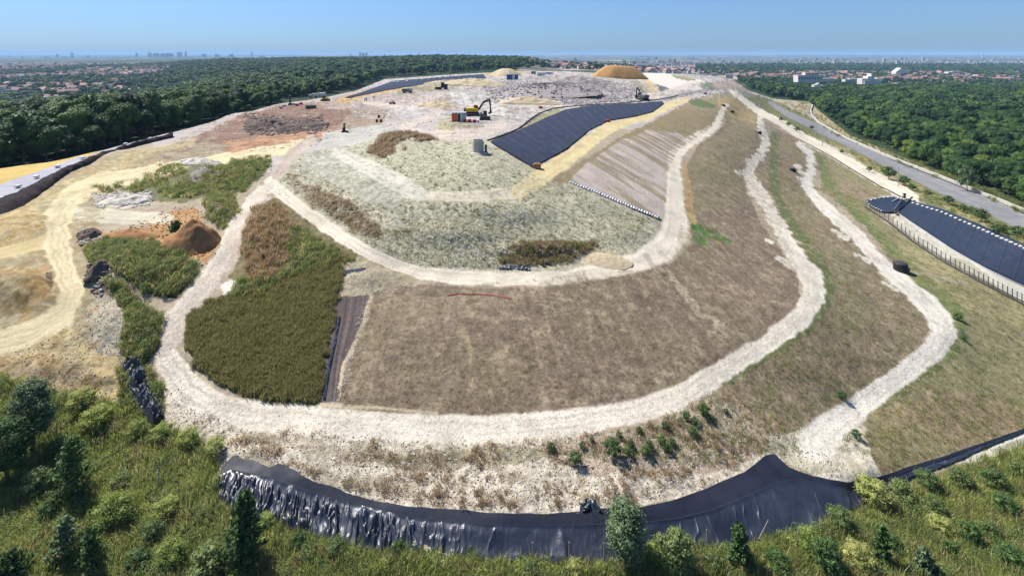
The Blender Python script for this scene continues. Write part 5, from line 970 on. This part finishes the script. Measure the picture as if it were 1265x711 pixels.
pipe((1127,246.5),(1105.5,265.5),.26,M_BLACK,'thick black pipe crossing the head of the basin',.9,.6); pipe((1118,244),(1105,261),.16,M_STEEL,'thinner grey pipe beside the thick black pipe',1.1,.6); pipe((1118,244.5),(1102,251),.14,M_GREY,'short pale pipe running to the sump',1.1,.6)
h = empty('valve_post', on(1117.5, 245)); MB().box((0, 0, .8), (.6, .6, 1.6)).part('housing', M_BLACK, h, .08); MB().box((0, 0, 1.7), (.9, .9, .2)).part('cap', M_BLACK, h, .05); tag(h, 'small black valve post at the head of the basin', 'valve post')
hose = [at(553, 365.5, .12), at(570, 363.6, .12), at(590, 364, .12), at(610, 365.2, .12), at(624, 368, .12), at(632, 370, .12)]
o = link('red_hose', tube_mesh('red_hose', [[(p.x, p.y, p.z, .055) for p in hose]], M_RED, 5)); tag(centre(o), 'thin red hose lying on the brown slope under the ring track', 'hose')
# ---------------------------------------------------------------- wells, tank, chambers
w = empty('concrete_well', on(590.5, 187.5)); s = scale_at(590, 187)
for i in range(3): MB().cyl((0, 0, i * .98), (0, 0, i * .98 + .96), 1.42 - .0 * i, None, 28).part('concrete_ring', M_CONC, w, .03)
MB().cyl((0, 0, 2.94), (0, 0, 3.02), 1.22, None, 28).part('opening_shade', M_CDARK, w); MB().cyl((0, 0, -.3), (0, 0, .12), 2.6, 2.4, 24).part('gravel_pad', M_RUB, w)  # dark disc on the solid rings paints the shade of the well mouth
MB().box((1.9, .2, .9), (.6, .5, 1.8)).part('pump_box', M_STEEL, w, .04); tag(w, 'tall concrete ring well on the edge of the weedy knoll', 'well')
w = empty('water_tank', on(1112.5, 333.5)); b_ = MB().cyl((0, 0, 0), (0, 0, 1.75), 1.35, None, 28); b_.part('tank_shell', M_BLACK, w, .04)
for z in (.15, .6, 1.05, 1.55): MB().cyl((0, 0, z), (0, 0, z + .12), 1.42, None, 28).part('rib', M_BLACK, w)
MB().cyl((0, 0, 1.75), (0, 0, 1.95), 1.2, .9, 28).part('lid', M_CDARK, w); MB().box((1.5, -.3, .4), (.5, .4, .8)).part('valve', M_STEEL, w); tag(w, 'round black water tank beside the lower right track', 'tank')
for x, y, sz, lab in [(979,211,2.0,'dark square well head on the slope left of the lower right track'),(904,138.5,2.2,'dark well head just right of the top of the ring track'),(893.5,131,2.0,'dark well head at the very top of the ring track'),(938,165,1.8,'dark well head on the upper bench track'),(871,116.5,2.0,'small dark well head below the far grey road')]:
    w = empty('well_head', on(x, y)); MB().box((0, 0, .45), (sz, sz * .8, 1.0)).part('housing', M_BLACK, w, .06); MB().box((0, 0, 1.02), (sz * .7, sz * .55, .16)).part('lid', M_CDARK, w); MB().cyl((sz * .3, 0, .9), (sz * .3, 0, 1.6), .12).part('vent_pipe', M_STEEL, w); tag(w, lab, 'well head')
# ---------------------------------------------------------------- machines and site gear
def excavator(px, py, rz, sc, paint, arm, label, reach=1.0, name='excavator'):
    r = empty(name, on(px, py, .05), rz, sc); u = r
    for s_ in (-1, 1):
        t = MB().prism([(-2.1, .25), (-1.7, 0), (1.7, 0), (2.1, .25), (2.1, .65), (1.7, .95), (-1.7, .95), (-2.1, .65)], s_ * 1.35 - .3, s_ * 1.35 + .3).part('track', M_BLACK, u, .04)
        for x in (-1.6, -.55, .55, 1.6): MB().cyl((x, s_ * 1.68, .45), (x, s_ * 1.72, .45), .3, n=12).part('roller', M_STEEL, t)
    MB().box((0, 0, .75), (2.6, 1.6, .5)).part('undercarriage', M_STEEL, u)
    MB().prism([(-2.3, 1.1), (1.6, 1.1), (1.7, 1.9), (.2, 2.3), (-1.9, 2.3), (-2.4, 1.9)], -1.35, 1.35).part('house', paint, u, .08)
    MB().box((-2.3, 0, 1.65), (.9, 2.6, 1.1)).part('counterweight', M_BLACK if paint is M_YEL else paint, u, .15)
    c = MB().prism([(.2, 1.3), (1.75, 1.3), (1.85, 2.0), (1.5, 3.1), (.3, 3.15)], .25, 1.3).part('cab', paint, u, .05)
    MB().prism([(.45, 2.05), (1.62, 2.05), (1.38, 2.95), (.45, 2.98)], .2, 1.35).part('cab_window', M_GLASS, c)
    ax = [(1.4, 1.7), (3.2 * reach, 4.3), (4.6 * reach, 4.9), (5.2 * reach, 4.5), (3.4 * reach, 3.7), (2.1, 1.6)]; MB().prism(ax, -.5, -.05).part('boom', arm, u, .03)
    MB().prism([(4.9 * reach, 5.0), (5.5 * reach, 4.9), (5.75 * reach, 1.7), (5.4 * reach, 1.6)], -.45, -.1).part('stick', arm, u, .03)
    MB().cyl((1.9, -.28, 2.3), (3.3 * reach, -.28, 3.55), .12).part('hydraulic_ram', M_STEEL, u); MB().cyl((3.9 * reach, -.28, 4.95), (5.2 * reach, -.28, 5.15), .1).part('hydraulic_ram', M_STEEL, u)
    MB().prism([(5.3 * reach, 1.8), (5.9 * reach, 1.6), (5.8 * reach, .6), (5.0 * reach, .25), (4.8 * reach, .7), (5.2 * reach, .9)], -.85, .35).part('bucket', M_BLACK, u, .03)
    tag(r, label, 'excavator'); return r
excavator(584, 143, .12, 1.18, M_YEL, M_BLACK, 'yellow excavator with a long dark arm reaching right over the pad')
g = empty('screening_machine', on(597.5, 148)); 
for s_ in (-1, 1): MB().prism([(-1.4, .2), (-1.1, 0), (1.1, 0), (1.4, .2), (1.4, .6), (1.1, .85), (-1.1, .85), (-1.4, .6)], s_ * .9 - .25, s_ * .9 + .25).part('track', M_BLACK, g, .03)
MB().box((0, 0, 1.5), (2.4, 1.7, 1.3)).part('body', M_STEEL, g, .08); MB().box((.5, 0, 2.6), (1.2, 1.4, 1.1)).part('cab', M_BLACK, g, .06); MB().prism([(1.2, .4), (2.2, .1), (2.3, 1.1), (1.3, 1.3)], -1, 1).part('bucket', M_BLACK, g, .03); MB().box((-.9, 0, 2.5), (.7, 1.5, .7)).part('hood', M_GREY, g, .05)
tag(g, 'dark tracked loader parked in front of the excavator bucket', 'loader')
e = excavator(794, 124, 2.0, 1.25, M_STEEL, M_BLACK, 'dark grey excavator working by the far yellow ramp', .8)
def cabin(name, px, py, d, mat, label, cat, doors=(), rz=0.0, roofm=None):
    r = empty(name, on(px, py), rz); MB().box((0, 0, d[2] / 2), d).part('body', mat, r, .04)
    MB().box((0, 0, d[2] + .06), (d[0] + .16, d[1] + .16, .12)).part('roof', roofm or M_GREY, r)
    for x, w_, m_ in doors: MB().box((x, -d[1] / 2 - .03, d[2] * .48), (w_, .06, d[2] * .84)).part('panel', m_, r)
    return tag(r, label, cat)
cabin('site_store', 567, 151, (4.6, 3.0, 3.0), M_GREY, 'small site store with an orange front beside the yellow excavator', 'site cabin', [(-1.3, 1.9, M_ORANGE), (.2, .7, M_CDARK), (.95, .5, M_WHITE), (1.75, .8, M_GREY)], roofm=M_GREY)
for i, x in enumerate([574.5, 580.5, 586.5]):
    b = empty('barrier', on(x, 151.5)); MB().prism([(-.7, 0), (.7, 0), (.55, .35), (.5, 1.0), (-.5, 1.0), (-.55, .35)], -.3, .3).part('red_block', M_RED, b, .04); MB().prism([(.75, 0), (1.5, 0), (1.4, .35), (1.3, .95), (.85, .95), (.8, .35)], -.3, .3).part('white_block', M_WHITE, b, .04)
    tag(b, ['red and white barrier nearest the orange fronted store', 'middle one of the three red and white barriers', 'red and white barrier nearest the dark loader'][i], 'barrier')
def bits(name, px, py, parts, label, cat):
    r = empty(name, on(px, py))
    for (nm, c, d, m_) in parts: MB().box(c, d).part(nm, m_, r, .05)
    return tag(r, label, cat)
cabin('blue_container', 633, 99, (10, 3, 4.2), M_BLUE_, 'blue container with a white panel on the far platform', 'container', [(1.0, 2.4, M_WHITE)], roofm=M_BLUE_)
cabin('site_hall', 668, 94, (8, 6, 3.4), M_WHITE, 'small white hall on the far platform', 'hall', [(0, 2, M_GREY)], roofm=M_WHITE); cabin('site_hall', 676, 92, (12, 6, 2.6), M_WHITE, 'longer low white hall right behind the small one', 'hall', [(2, 2, M_GREY)], roofm=M_WHITE); cabin('site_cabin', 659, 91.5, (5, 4, 3), M_GREEN, 'little greenish cabin left of the white halls', 'cabin', [(0, 1, M_WHITE)])
def silo(px, py, d, h, label):
    r = empty('white_tank', on(px, py)); MB().cyl((0, 0, .5), (0, 0, h), d / 2, None, 18).part('drum', M_WHITE, r, .05); MB().cyl((0, 0, h), (0, 0, h + .4), d / 2, d / 6, 18).part('cap', M_WHITE, r)
    for x, y in ((-1, -1), (1, -1), (1, 1), (-1, 1)): MB().box((x * d * .3, y * d * .3, .25), (.15, .15, .6)).part('leg', M_STEEL, r)
    tag(r, label, 'tank')
silo(451.5, 125, 1.5, 1.8, 'white tank standing on the platform below the far lined bank'); silo(461.5, 121, 1.1, 1.3, 'smaller white tank right of the other white tank')
bits('red_roller', 485, 129, [('body', (0, 0, .7), (1.6, 1.1, .9), M_RED), ('cab', (.3, 0, 1.5), (.8, .9, .8), M_WHITE), ('drum', (-1.1, 0, .45), (.7, 1.2, .9), M_STEEL), ('wheel', (.9, 0, .4), (.7, 1.2, .8), M_BLACK)], 'small red and white roller on the pale platform', 'roller')
bits('dump_truck', 503, 115, [('tipper_body', (-.8, 0, 1.9), (4.2, 2.4, 1.4), M_STEEL), ('cab', (2.2, 0, 1.8), (1.5, 2.2, 2.0), M_GREY), ('window', (2.96, 0, 2.2), (.06, 1.8, .8), M_GLASS), ('chassis', (0, 0, .8), (6, 1.2, .4), M_BLACK), ('wheel', (2, 0, .5), (1.1, 2.5, 1.0), M_BLACK), ('wheel', (-1.6, 0, .5), (1.1, 2.5, 1.0), M_BLACK)], 'grey dump truck below the far lined bank', 'truck')
bits('wheel_loader', 547, 110.5, [('body', (1, 0, 2.4), (4, 2.6, 2.4), M_BLACK), ('cab', (0, 0, 4.0), (2, 2, 1.4), M_GLASS), ('wheel', (2, 0, .9), (1.9, 3.0, 1.8), M_BLACK), ('wheel', (-1.8, 0, .9), (1.9, 3.0, 1.8), M_BLACK), ('bucket', (-4, 0, 1.0), (1.6, 3.4, 1.4), M_BLACK)], 'black wheel loader before the pale spoil bank', 'loader')
bits('bulldozer', 401, 124.5, [('track', (0, -1, .5), (3.4, .6, 1.0), M_BLACK), ('track', (0, 1, .5), (3.4, .6, 1.0), M_BLACK), ('body', (.2, 0, 1.3), (2.6, 1.5, 1.1), M_YEL), ('cab', (-.4, 0, 2.3), (1.3, 1.3, 1.1), M_BLACK), ('blade', (2.2, 0, .8), (.3, 3, 1.3), M_SOIL)], 'brown and yellow bulldozer at the edge of the left wood', 'bulldozer')
bits('pump_truck', 388, 121, [('bonnet', (-2, 0, 1.3), (1.6, 1.8, 1.3), M_GREY), ('tank', (.6, 0, 1.7), (3.4, 1.8, 1.6), M_GREY), ('wheel', (-1.8, 0, .45), (.9, 2, .9), M_BLACK), ('wheel', (1.2, 0, .45), (.9, 2, .9), M_BLACK)], 'light grey tanker parked under the trees', 'truck')
bits('white_van', 398, 119.5, [('body', (0, 0, 1.4), (3.6, 1.9, 1.8), M_WHITE), ('windscreen', (1.82, 0, 1.8), (.05, 1.6, .7), M_GLASS), ('wheel', (-1.1, 0, .4), (.8, 2.0, .8), M_BLACK), ('wheel', (1.2, 0, .4), (.8, 2.0, .8), M_BLACK)], 'white van behind the bulldozer', 'van')
bits('drill_rig', 358.5, 130, [('base', (0, 0, .5), (1.6, 1.4, .9), M_BLACK), ('mast', (0, 0, 2.6), (.6, .6, 4.2), M_BLACK), ('head', (0, 0, 4.6), (.9, .7, .6), M_STEEL)], 'dark upright drill rig on the red earth', 'drill rig')
for x, y, m_, lab in [(363,130,M_WHITE,'white crate beside the drill rig'),(367,131,M_RED,'red crate among the gear by the drill rig'),(372,129.5,M_RED,'second red crate, farther from the drill rig'),(351,132,M_WHITE,'pale crate left of the drill rig'),(347,134.5,M_CONC,'flat pale pallet left of the crates')]:
    bits('crate', x, y, [('box', (0, 0, .5), (1.3, 1.1, 1.0), m_), ('lid', (0, 0, 1.03), (1.4, 1.2, .1), m_)], lab, 'crate')
bits('green_skip', 384, 134, [('side', (0, -1.0, .8), (4.2, .12, 1.4), M_GREEN), ('side', (0, 1.0, .8), (4.2, .12, 1.4), M_GREEN), ('end', (-2.1, 0, .8), (.12, 1.9, 1.4), M_GREEN), ('end', (2.1, 0, .8), (.12, 1.9, 1.4), M_GREEN), ('floor', (0, 0, .2), (4.1, 1.9, .15), M_GREEN), ('load', (0, 0, 1.2), (3.6, 1.6, .8), M_DEB)], 'dull green skip full of rubble on the red earth', 'skip')
bits('trench_compactor', 426, 164, [('plate', (0, 0, .25), (2.0, 1.0, .5), M_BLACK), ('engine', (-.3, 0, 1.0), (.8, .8, 1.0), M_CDARK), ('handle', (-.2, 0, 2.0), (.3, .9, 1.4), M_BLACK), ('canopy', (0, 0, 2.8), (1.0, 1.0, .15), M_CDARK), ('post', (1.6, 0, 1.4), (.15, .15, 2.8), M_WHITE)], 'small black compactor standing above the grey gravel patch', 'compactor')
for x, y, lab in [(465.5,152,'left one of three small dark drums on the pale platform'),(470.5,152,'right one of three small dark drums on the pale platform'),(468,148.5,'rear one of three small dark drums on the pale platform')]:
    r = empty('drum', on(x, y)); MB().cyl((0, 0, 0), (0, 0, .9), .42, n=14).part('barrel', M_BLACK, r); MB().cyl((0, 0, .9), (0, 0, .97), .36, n=14).part('lid', M_STEEL, r); tag(r, lab, 'drum')
for x, y, m_, sz, lab in [(751,150.5,M_RED,.9,'red marker block on the edge of the lined slope'),(663.5,208,M_SOIL,1.1,'rusty block at the lower tip of the lined slope'),(668,134,M_ORANGE,1.0,'orange marker by the pale gravel bank'),(775,92,M_WHITE,2.6,'white shed at the right foot of the sand mound')]:
    bits('marker_block', x, y, [('block', (0, 0, sz / 2), (sz * 1.6, sz, sz), m_), ('cap', (0, 0, sz + .05), (sz * 1.2, sz * .8, .1), m_)], lab, 'block')
# ---------------------------------------------------------------- towns on the plain
M_WALL = [plain_mat('wall_cream', (226, 214, 196), .9, .1, .1), plain_mat('wall_white', (238, 234, 228), .9, .06, .1), plain_mat('wall_grey', (196, 194, 194), .9, .08, .1)]
M_ROOF = [plain_mat('roof_red', (160, 122, 114), .9, .2, .1), plain_mat('roof_brown', (138, 104, 96), .9, .2, .1), plain_mat('roof_slate', (116, 118, 130), .8, .1, .1), plain_mat('roof_orange', (186, 150, 136), .9, .2, .1)]
def house_mesh(w, d, h, rh, wm, rm):
    m = MB().box((0, 0, h / 2), (w, d, h)); me = m.mesh('house', wm)
    o = .4; V = [(-w/2-o, -d/2-o, h), (w/2+o, -d/2-o, h), (w/2+o, d/2+o, h), (-w/2-o, d/2+o, h), (-w/2-o, 0, h+rh), (w/2+o, 0, h+rh)]
    r = MB().add(V, [(0,1,5,4), (2,3,4,5), (1,2,5), (3,0,4), (0,3,2,1)]).box((w*.25, d*.12, h+rh*.9), (.8,.8,1.2))
    n0 = len(m.V); f0 = len(m.F); a = MB(); a.add(m.V, m.F); a.add(r.V, r.F)
    for x in (-w*.3, 0, w*.3):
        for z in (h*.3, h*.72): a.box((x, -d/2-.02, z), (1.1, .08, 1.3))
    me = bpy.data.meshes.new('house'); me.from_pydata(a.V, [], a.F); me.materials.append(wm); me.materials.append(rm); me.materials.append(M_GLASS)
    for i, p in enumerate(me.polygons): p.material_index = 0 if i < f0 else (1 if i < f0 + len(r.F) else 2)
    me.update(); return me
def block_mesh(w, d, h, wm):
    a = MB().box((0, 0, h / 2), (w, d, h)); n = len(a.F); nf = max(2, int(h / 3)); 
    for k in range(nf):
        z = (k + .55) * h / nf; a.box((0, -d/2 - .03, z), (w*.92, .1, h/nf*.42)); a.box((0, d/2 + .03, z), (w*.92, .1, h/nf*.42)); a.box((-w/2-.03, 0, z), (.1, d*.7, h/nf*.42))
    e = len(a.F); a.box((w*.2, 0, h + 1), (w*.25, d*.4, 2))
    me = bpy.data.meshes.new('block'); me.from_pydata(a.V, [], a.F); me.materials.append(wm); me.materials.append(M_GLASS)
    for i, p in enumerate(me.polygons): p.material_index = 1 if n <= i < e else 0
    me.update(); return me
rr_ = np.random.default_rng(77)
HOUSES = [house_mesh(10 + 3 * rr_.random(), 8 + 2 * rr_.random(), 5.5 + 2 * rr_.random(), 3.2, M_WALL[i % 3], M_ROOF[i % 4]) for i in range(8)]
BLOCKS = [block_mesh(34, 13, 16, M_WALL[1]), block_mesh(22, 15, 28, M_WALL[0]), block_mesh(48, 20, 9, M_WALL[1]), block_mesh(60, 30, 8, M_WALL[2]), block_mesh(18, 16, 40, M_WALL[1])]
def ground_at(p, r):
    p = np.asarray(p, float); r = np.asarray(r, float); Y = np.full(p.shape, 900.0)
    for _ in range(30): Y = .5 * Y + .5 * F * plainH((p - F) / F * Y, Y) / np.maximum(r - HZ, 1.2)
    X = (p - F) / F * Y; return X, Y, CZ - plainH(X, Y)
def spots(p0, p1, r0, r1, n, near=None, thr=-.15):
    p = rr_.uniform(p0, p1, n * 12); r = rr_.uniform(r0, r1, n * 12); X, Y, Z = ground_at(p, r); k = fbm(X / 300, Y / 300, 4, 0) > thr
    if near: k &= near(p, r, Y)
    return [tuple(q) for q in np.stack([X, Y, Z], -1)[k][:n]]
L1 = spots(0, 150, 96, 117, 105, lambda p, r, Y: (Y > 930) & (Y < 2500)) + spots(0, 210, 84, 98, 45, lambda p, r, Y: Y > 900)
R1 = spots(960, 1268, 92, 103, 130, lambda p, r, Y: Y > 960)+ spots(860, 1000, 84, 96, 20, lambda p, r, Y: Y > 1200)
for lst, lab, grp in ((L1, 'small red roofed house in the town beyond the left wood', 'houses of the left hand town'), (R1, 'small pale house with a reddish roof in the town beyond the right wood', 'houses of the right hand town')):
    for (X, Y, Z) in lst:
        o = link('house', HOUSES[int(rr_.integers(0, 8))]); o.location = (X, Y, Z - .5); o.rotation_euler = (0, 0, rr_.choice([0, 1.57, .4, -.3]) + rr_.normal(0, .1)); s = rr_.uniform(.85, 1.35); o.scale = (s * 1.2, s, s); tag(o, lab, 'house', grp)
# long terraced red roofs of the left town
TERR = house_mesh(46, 12, 7, 4, M_WALL[0], M_ROOF[3]); TER2 = house_mesh(60, 14, 6, 4.5, M_WALL[1], M_ROOF[0])
for i, (p, r) in enumerate([(14,101.5),(40,101.8),(66,102),(12,106),(33,107),(58,106.5),(88,104),(104,104.5),(32,114),(62,115),(84,111.5),(108,108.5),(80,108)]):
    X, Y, _z = [float(q[0]) for q in ground_at([p], [r])]; o = link('terraced_house', TERR if i % 2 else TER2); o.location = (X, Y, CZ - float(plainH(np.array([X]), np.array([Y]))[0]) - .5); o.rotation_euler = (0, 0, -.5 + .2 * (i % 3)); tag(o, 'long orange roofed terrace in the town beyond the left wood', 'terraced house', 'long terraces of the left hand town')
# the many houses and blocks farther out
P2 = spots(640, 1268, 76, 92, 800, lambda p, r, Y: (Y > 1300) & ((r < 82.5) | (r > 91) | (p < 900)), -.3) + spots(0, 210, 80, 102, 800, lambda p, r, Y: (Y > 1100) & (p < 230 - (r - 80) * 3), -.15) + spots(900, 1268, 91, 102, 420, lambda p, r, Y: Y > 980, -.2)
scatter('distant_houses', P2, rr_.uniform(0, 6.28, len(P2)), rr_.uniform(.9, 1.6, len(P2)), rr_.integers(0, 8, len(P2)), HOUSES, 'thousands of far off houses merging towards the horizon', 'houses')
P3 = spots(640, 1268, 71.5, 83, 230, lambda p, r, Y: Y > 2500, -.3) + spots(0, 640, 69.8, 73, 40, lambda p, r, Y: Y > 5000, -.3)
P3 = [(x, y, z - 1) for x, y, z in P3]
scatter('distant_blocks', P3, rr_.uniform(-.4, .4, len(P3)), [.7 + y / 16000 for x, y, z in P3], rr_.choice(5, len(P3), p=[.25, .05, .4, .28, .02]), BLOCKS, 'pale apartment blocks and halls scattered over the far towns', 'buildings')
def big(name, p, base, wpx, hpx, Y, label, cat, mesh_fn, rz=0.0):
    s = Y / F; X = (p - F) * s; z = float(plainH(np.array([X]), np.array([Y]))[0]); r = empty(name, (X, Y, CZ - (base - HZ) * s), rz); mesh_fn(r, wpx * s, hpx * s); return tag(r, label, cat)
def works(r, w, h):
    MB().box((0, 0, h * .35), (w, w * .35, h * .7)).part('hall', M_WALL[1], r); MB().box((w * .1, 0, h * .85), (w * .55, w * .25, h * .3)).part('upper_storey', M_WALL[0], r); MB().box((w * .72, 0, h * .2), (w * .5, w * .2, h * .38)).part('side_hall', M_WALL[1], r); MB().box((0, 0, h * .72), (w * 1.01, w * .36, .4)).part('roof', M_WALL[2], r)
    for k in range(9): MB().box((-w * .45 + k * w * .11, -w * .176, h * .4), (w * .05, .2, h * .16)).part('window', M_GLASS, r)
def mill(r, w, h):
    for x, ww, hh in ((-.35, .3, .55), (-.08, .25, .75), (.05, .14, 1.0), (.28, .34, .5), (.0, .9, .32)): MB().box((x * w, 0, h * hh / 2), (ww * w, w * .3 * (1 + ww), h * hh)).part('block', M_WALL[1], r)
    for k in range(5): MB().box((-w * .4 + k * w * .2, -w * .22, h * .2), (w * .06, .2, h * .08)).part('window', M_GLASS, r)
def tower(r, w, h):
    MB().box((0, 0, h / 2 - 20), (w, w, h + 40)).part('shaft', M_WALL[2], r); MB().box((0, 0, h + 1.5), (w * .5, w * .5, 3)).part('roof_cabin', M_WALL[0], r)
    n = max(3, int(h / 9))
    for k in range(n): MB().box((0, -w / 2 - .05, h * (k + .5) / n), (w * .85, .2, h / n * .4)).part('window_band', M_GLASS, r)
def dome(r, w, h):
    MB().box((0, 0, h * .2), (w, w * .5, h * .4)).part('hall', M_WALL[1], r); MB().prism([(-w * .5, h * .4), (-w * .1, h), (w * .1, h * .9), (w * .5, h * .4)], -w * .24, w * .24).part('sloping_roof', M_WALL[1], r)
big('factory', 998, 101.5, 30, 12, 960, 'big white factory at the edge of the right wood', 'factory', works); big('factory', 1074, 104, 24, 13, 900, 'white stepped mill building beyond the right wood', 'factory', mill)
big('warehouse', 1052, 101, 20, 4, 1000, 'long low white warehouse between factory and mill', 'warehouse', works); big('warehouse', 1010, 107.5, 12, 5, 800, 'small pale building among the trees in front of the factory', 'building', mill)
big('stadium_hall', 1112, 92, 16, 8, 1700, 'white hall with a sloping roof in the right hand town', 'hall', dome); big('warehouse', 1178, 91, 18, 3, 1700, 'long greyish hall in front of the far wood', 'warehouse', works); big('warehouse', 0, 113, 12, 6, 1000, 'pale flat building at the left picture edge', 'building', works)
for i, (p, b, w, h, Y, lab) in enumerate([(1111,80,2.2,4,4200,'first of four white towers in a row'),(1114.5,80,2,4.5,4200,'second of four white towers in a row'),(1118,80,2,5,4200,'third of four white towers in a row'),(1121.5,80,2,4.5,4200,'fourth of four white towers in a row'),(989,80,2,5.5,4200,'slim pale tower left of the town centre'),(1031,81,2.5,7,3800,'pale tower above the town centre'),(1036,81,8,4,3800,'wide pale block beside the town tower'),(1049,81,4,5,3800,'block right of the town centre'),(1199,83,4,4,3400,'lone white tower over the far wood'),(1102,83,3.5,3.5,3400,'left of two white blocks near the four towers'),(1107,83,3.5,3.5,3400,'right of two white blocks near the four towers'),(1141,82,4,3.5,3600,'white block right of the four towers'),(1150,82,5,3.5,3600,'pair of white blocks further right'),(1159,82,5,4,3600,'white block at the end of the white row'),
    (222,68.5,4,3.5,9000,'dark twin block on the horizon'),(229.5,68.5,1.6,4.5,9000,'slim dark tower on the horizon'),(311,69,1,5,9000,'thin mast tower on the horizon'),(185,69,3,3.6,9000,'pale tower block on the left horizon'),(169,69,2,3,9000,'grey tower on the left horizon'),(193,69,5,2.8,9000,'wide pale block on the left horizon'),(202,69,5,2.6,9000,'second wide pale block on the left horizon'),(208,69,4,3,9000,'dark block on the left horizon'),(212,69,3,2.8,9000,'small dark block on the left horizon'),(89,69,2,3.6,9000,'lone tower on the far left horizon'),(71,69.5,1.6,2.4,9000,'white tower on the far left horizon'),(445,68,2,3,9000,'tower in the middle skyline cluster'),(449,68,3,2.4,9000,'lower block in the middle skyline cluster'),(453,68,1.6,3,9000,'right tower in the middle skyline cluster'),(433,68.4,1.4,1.8,9000,'small tower left of the middle cluster'),(518,68,1.2,2,9000,'tiny tower on the wooded skyline'),(252,69,4,2,9000,'pale block on the horizon right of the slim tower'),(268,69,4,1.6,9000,'low pale block on the horizon'),(286,69,4,1.8,9000,'low block left of the thin mast tower')]):
    big('tower_block', p, b, w, h, Y, lab, 'tower', tower)
# mown field in front of the left town
fp = []
for p, r in ((60,124.5),(64,121.8),(90,121.2),(120,122.2),(134,124),(130,126.5),(95,127),(68,127.5)):
    X, Y, _z = [float(q[0]) for q in ground_at([p], [r])]; fp.append((X, Y, CZ - float(plainH(np.array([X]), np.array([Y]))[0]) + .6))
me = bpy.data.meshes.new('stubble_field'); n = len(fp); me.from_pydata(fp + [(x, y, z - 3) for x, y, z in fp], [], [tuple(range(n))[::-1]] + [(i, (i + 1) % n, n + (i + 1) % n, n + i) for i in range(n)]); me.materials.append(M_FIELD); me.update()
tag(link('stubble_field', me), 'pale mown field in front of the left hand town', kind='structure')
# ---------------------------------------------------------------- air
m = bpy.data.materials.new('air'); m.use_nodes = True; t = m.node_tree; t.nodes.remove(t.nodes['Principled BSDF']); pv = t.nodes.new('ShaderNodeVolumePrincipled')
pv.inputs['Color'].default_value = (.40, .66, 1.0, 1); pv.inputs['Density'].default_value = HAZE; pv.inputs['Anisotropy'].default_value = .0; t.links.new(pv.outputs[0], t.nodes['Material Output'].inputs['Volume'])
o = MB().box((0, 14000, 30), (84000, 44000, 240)).part('haze', m, None); tag(o, 'thin blue haze over the plain', kind='stuff')
m.cycles.homogeneous_volume = True
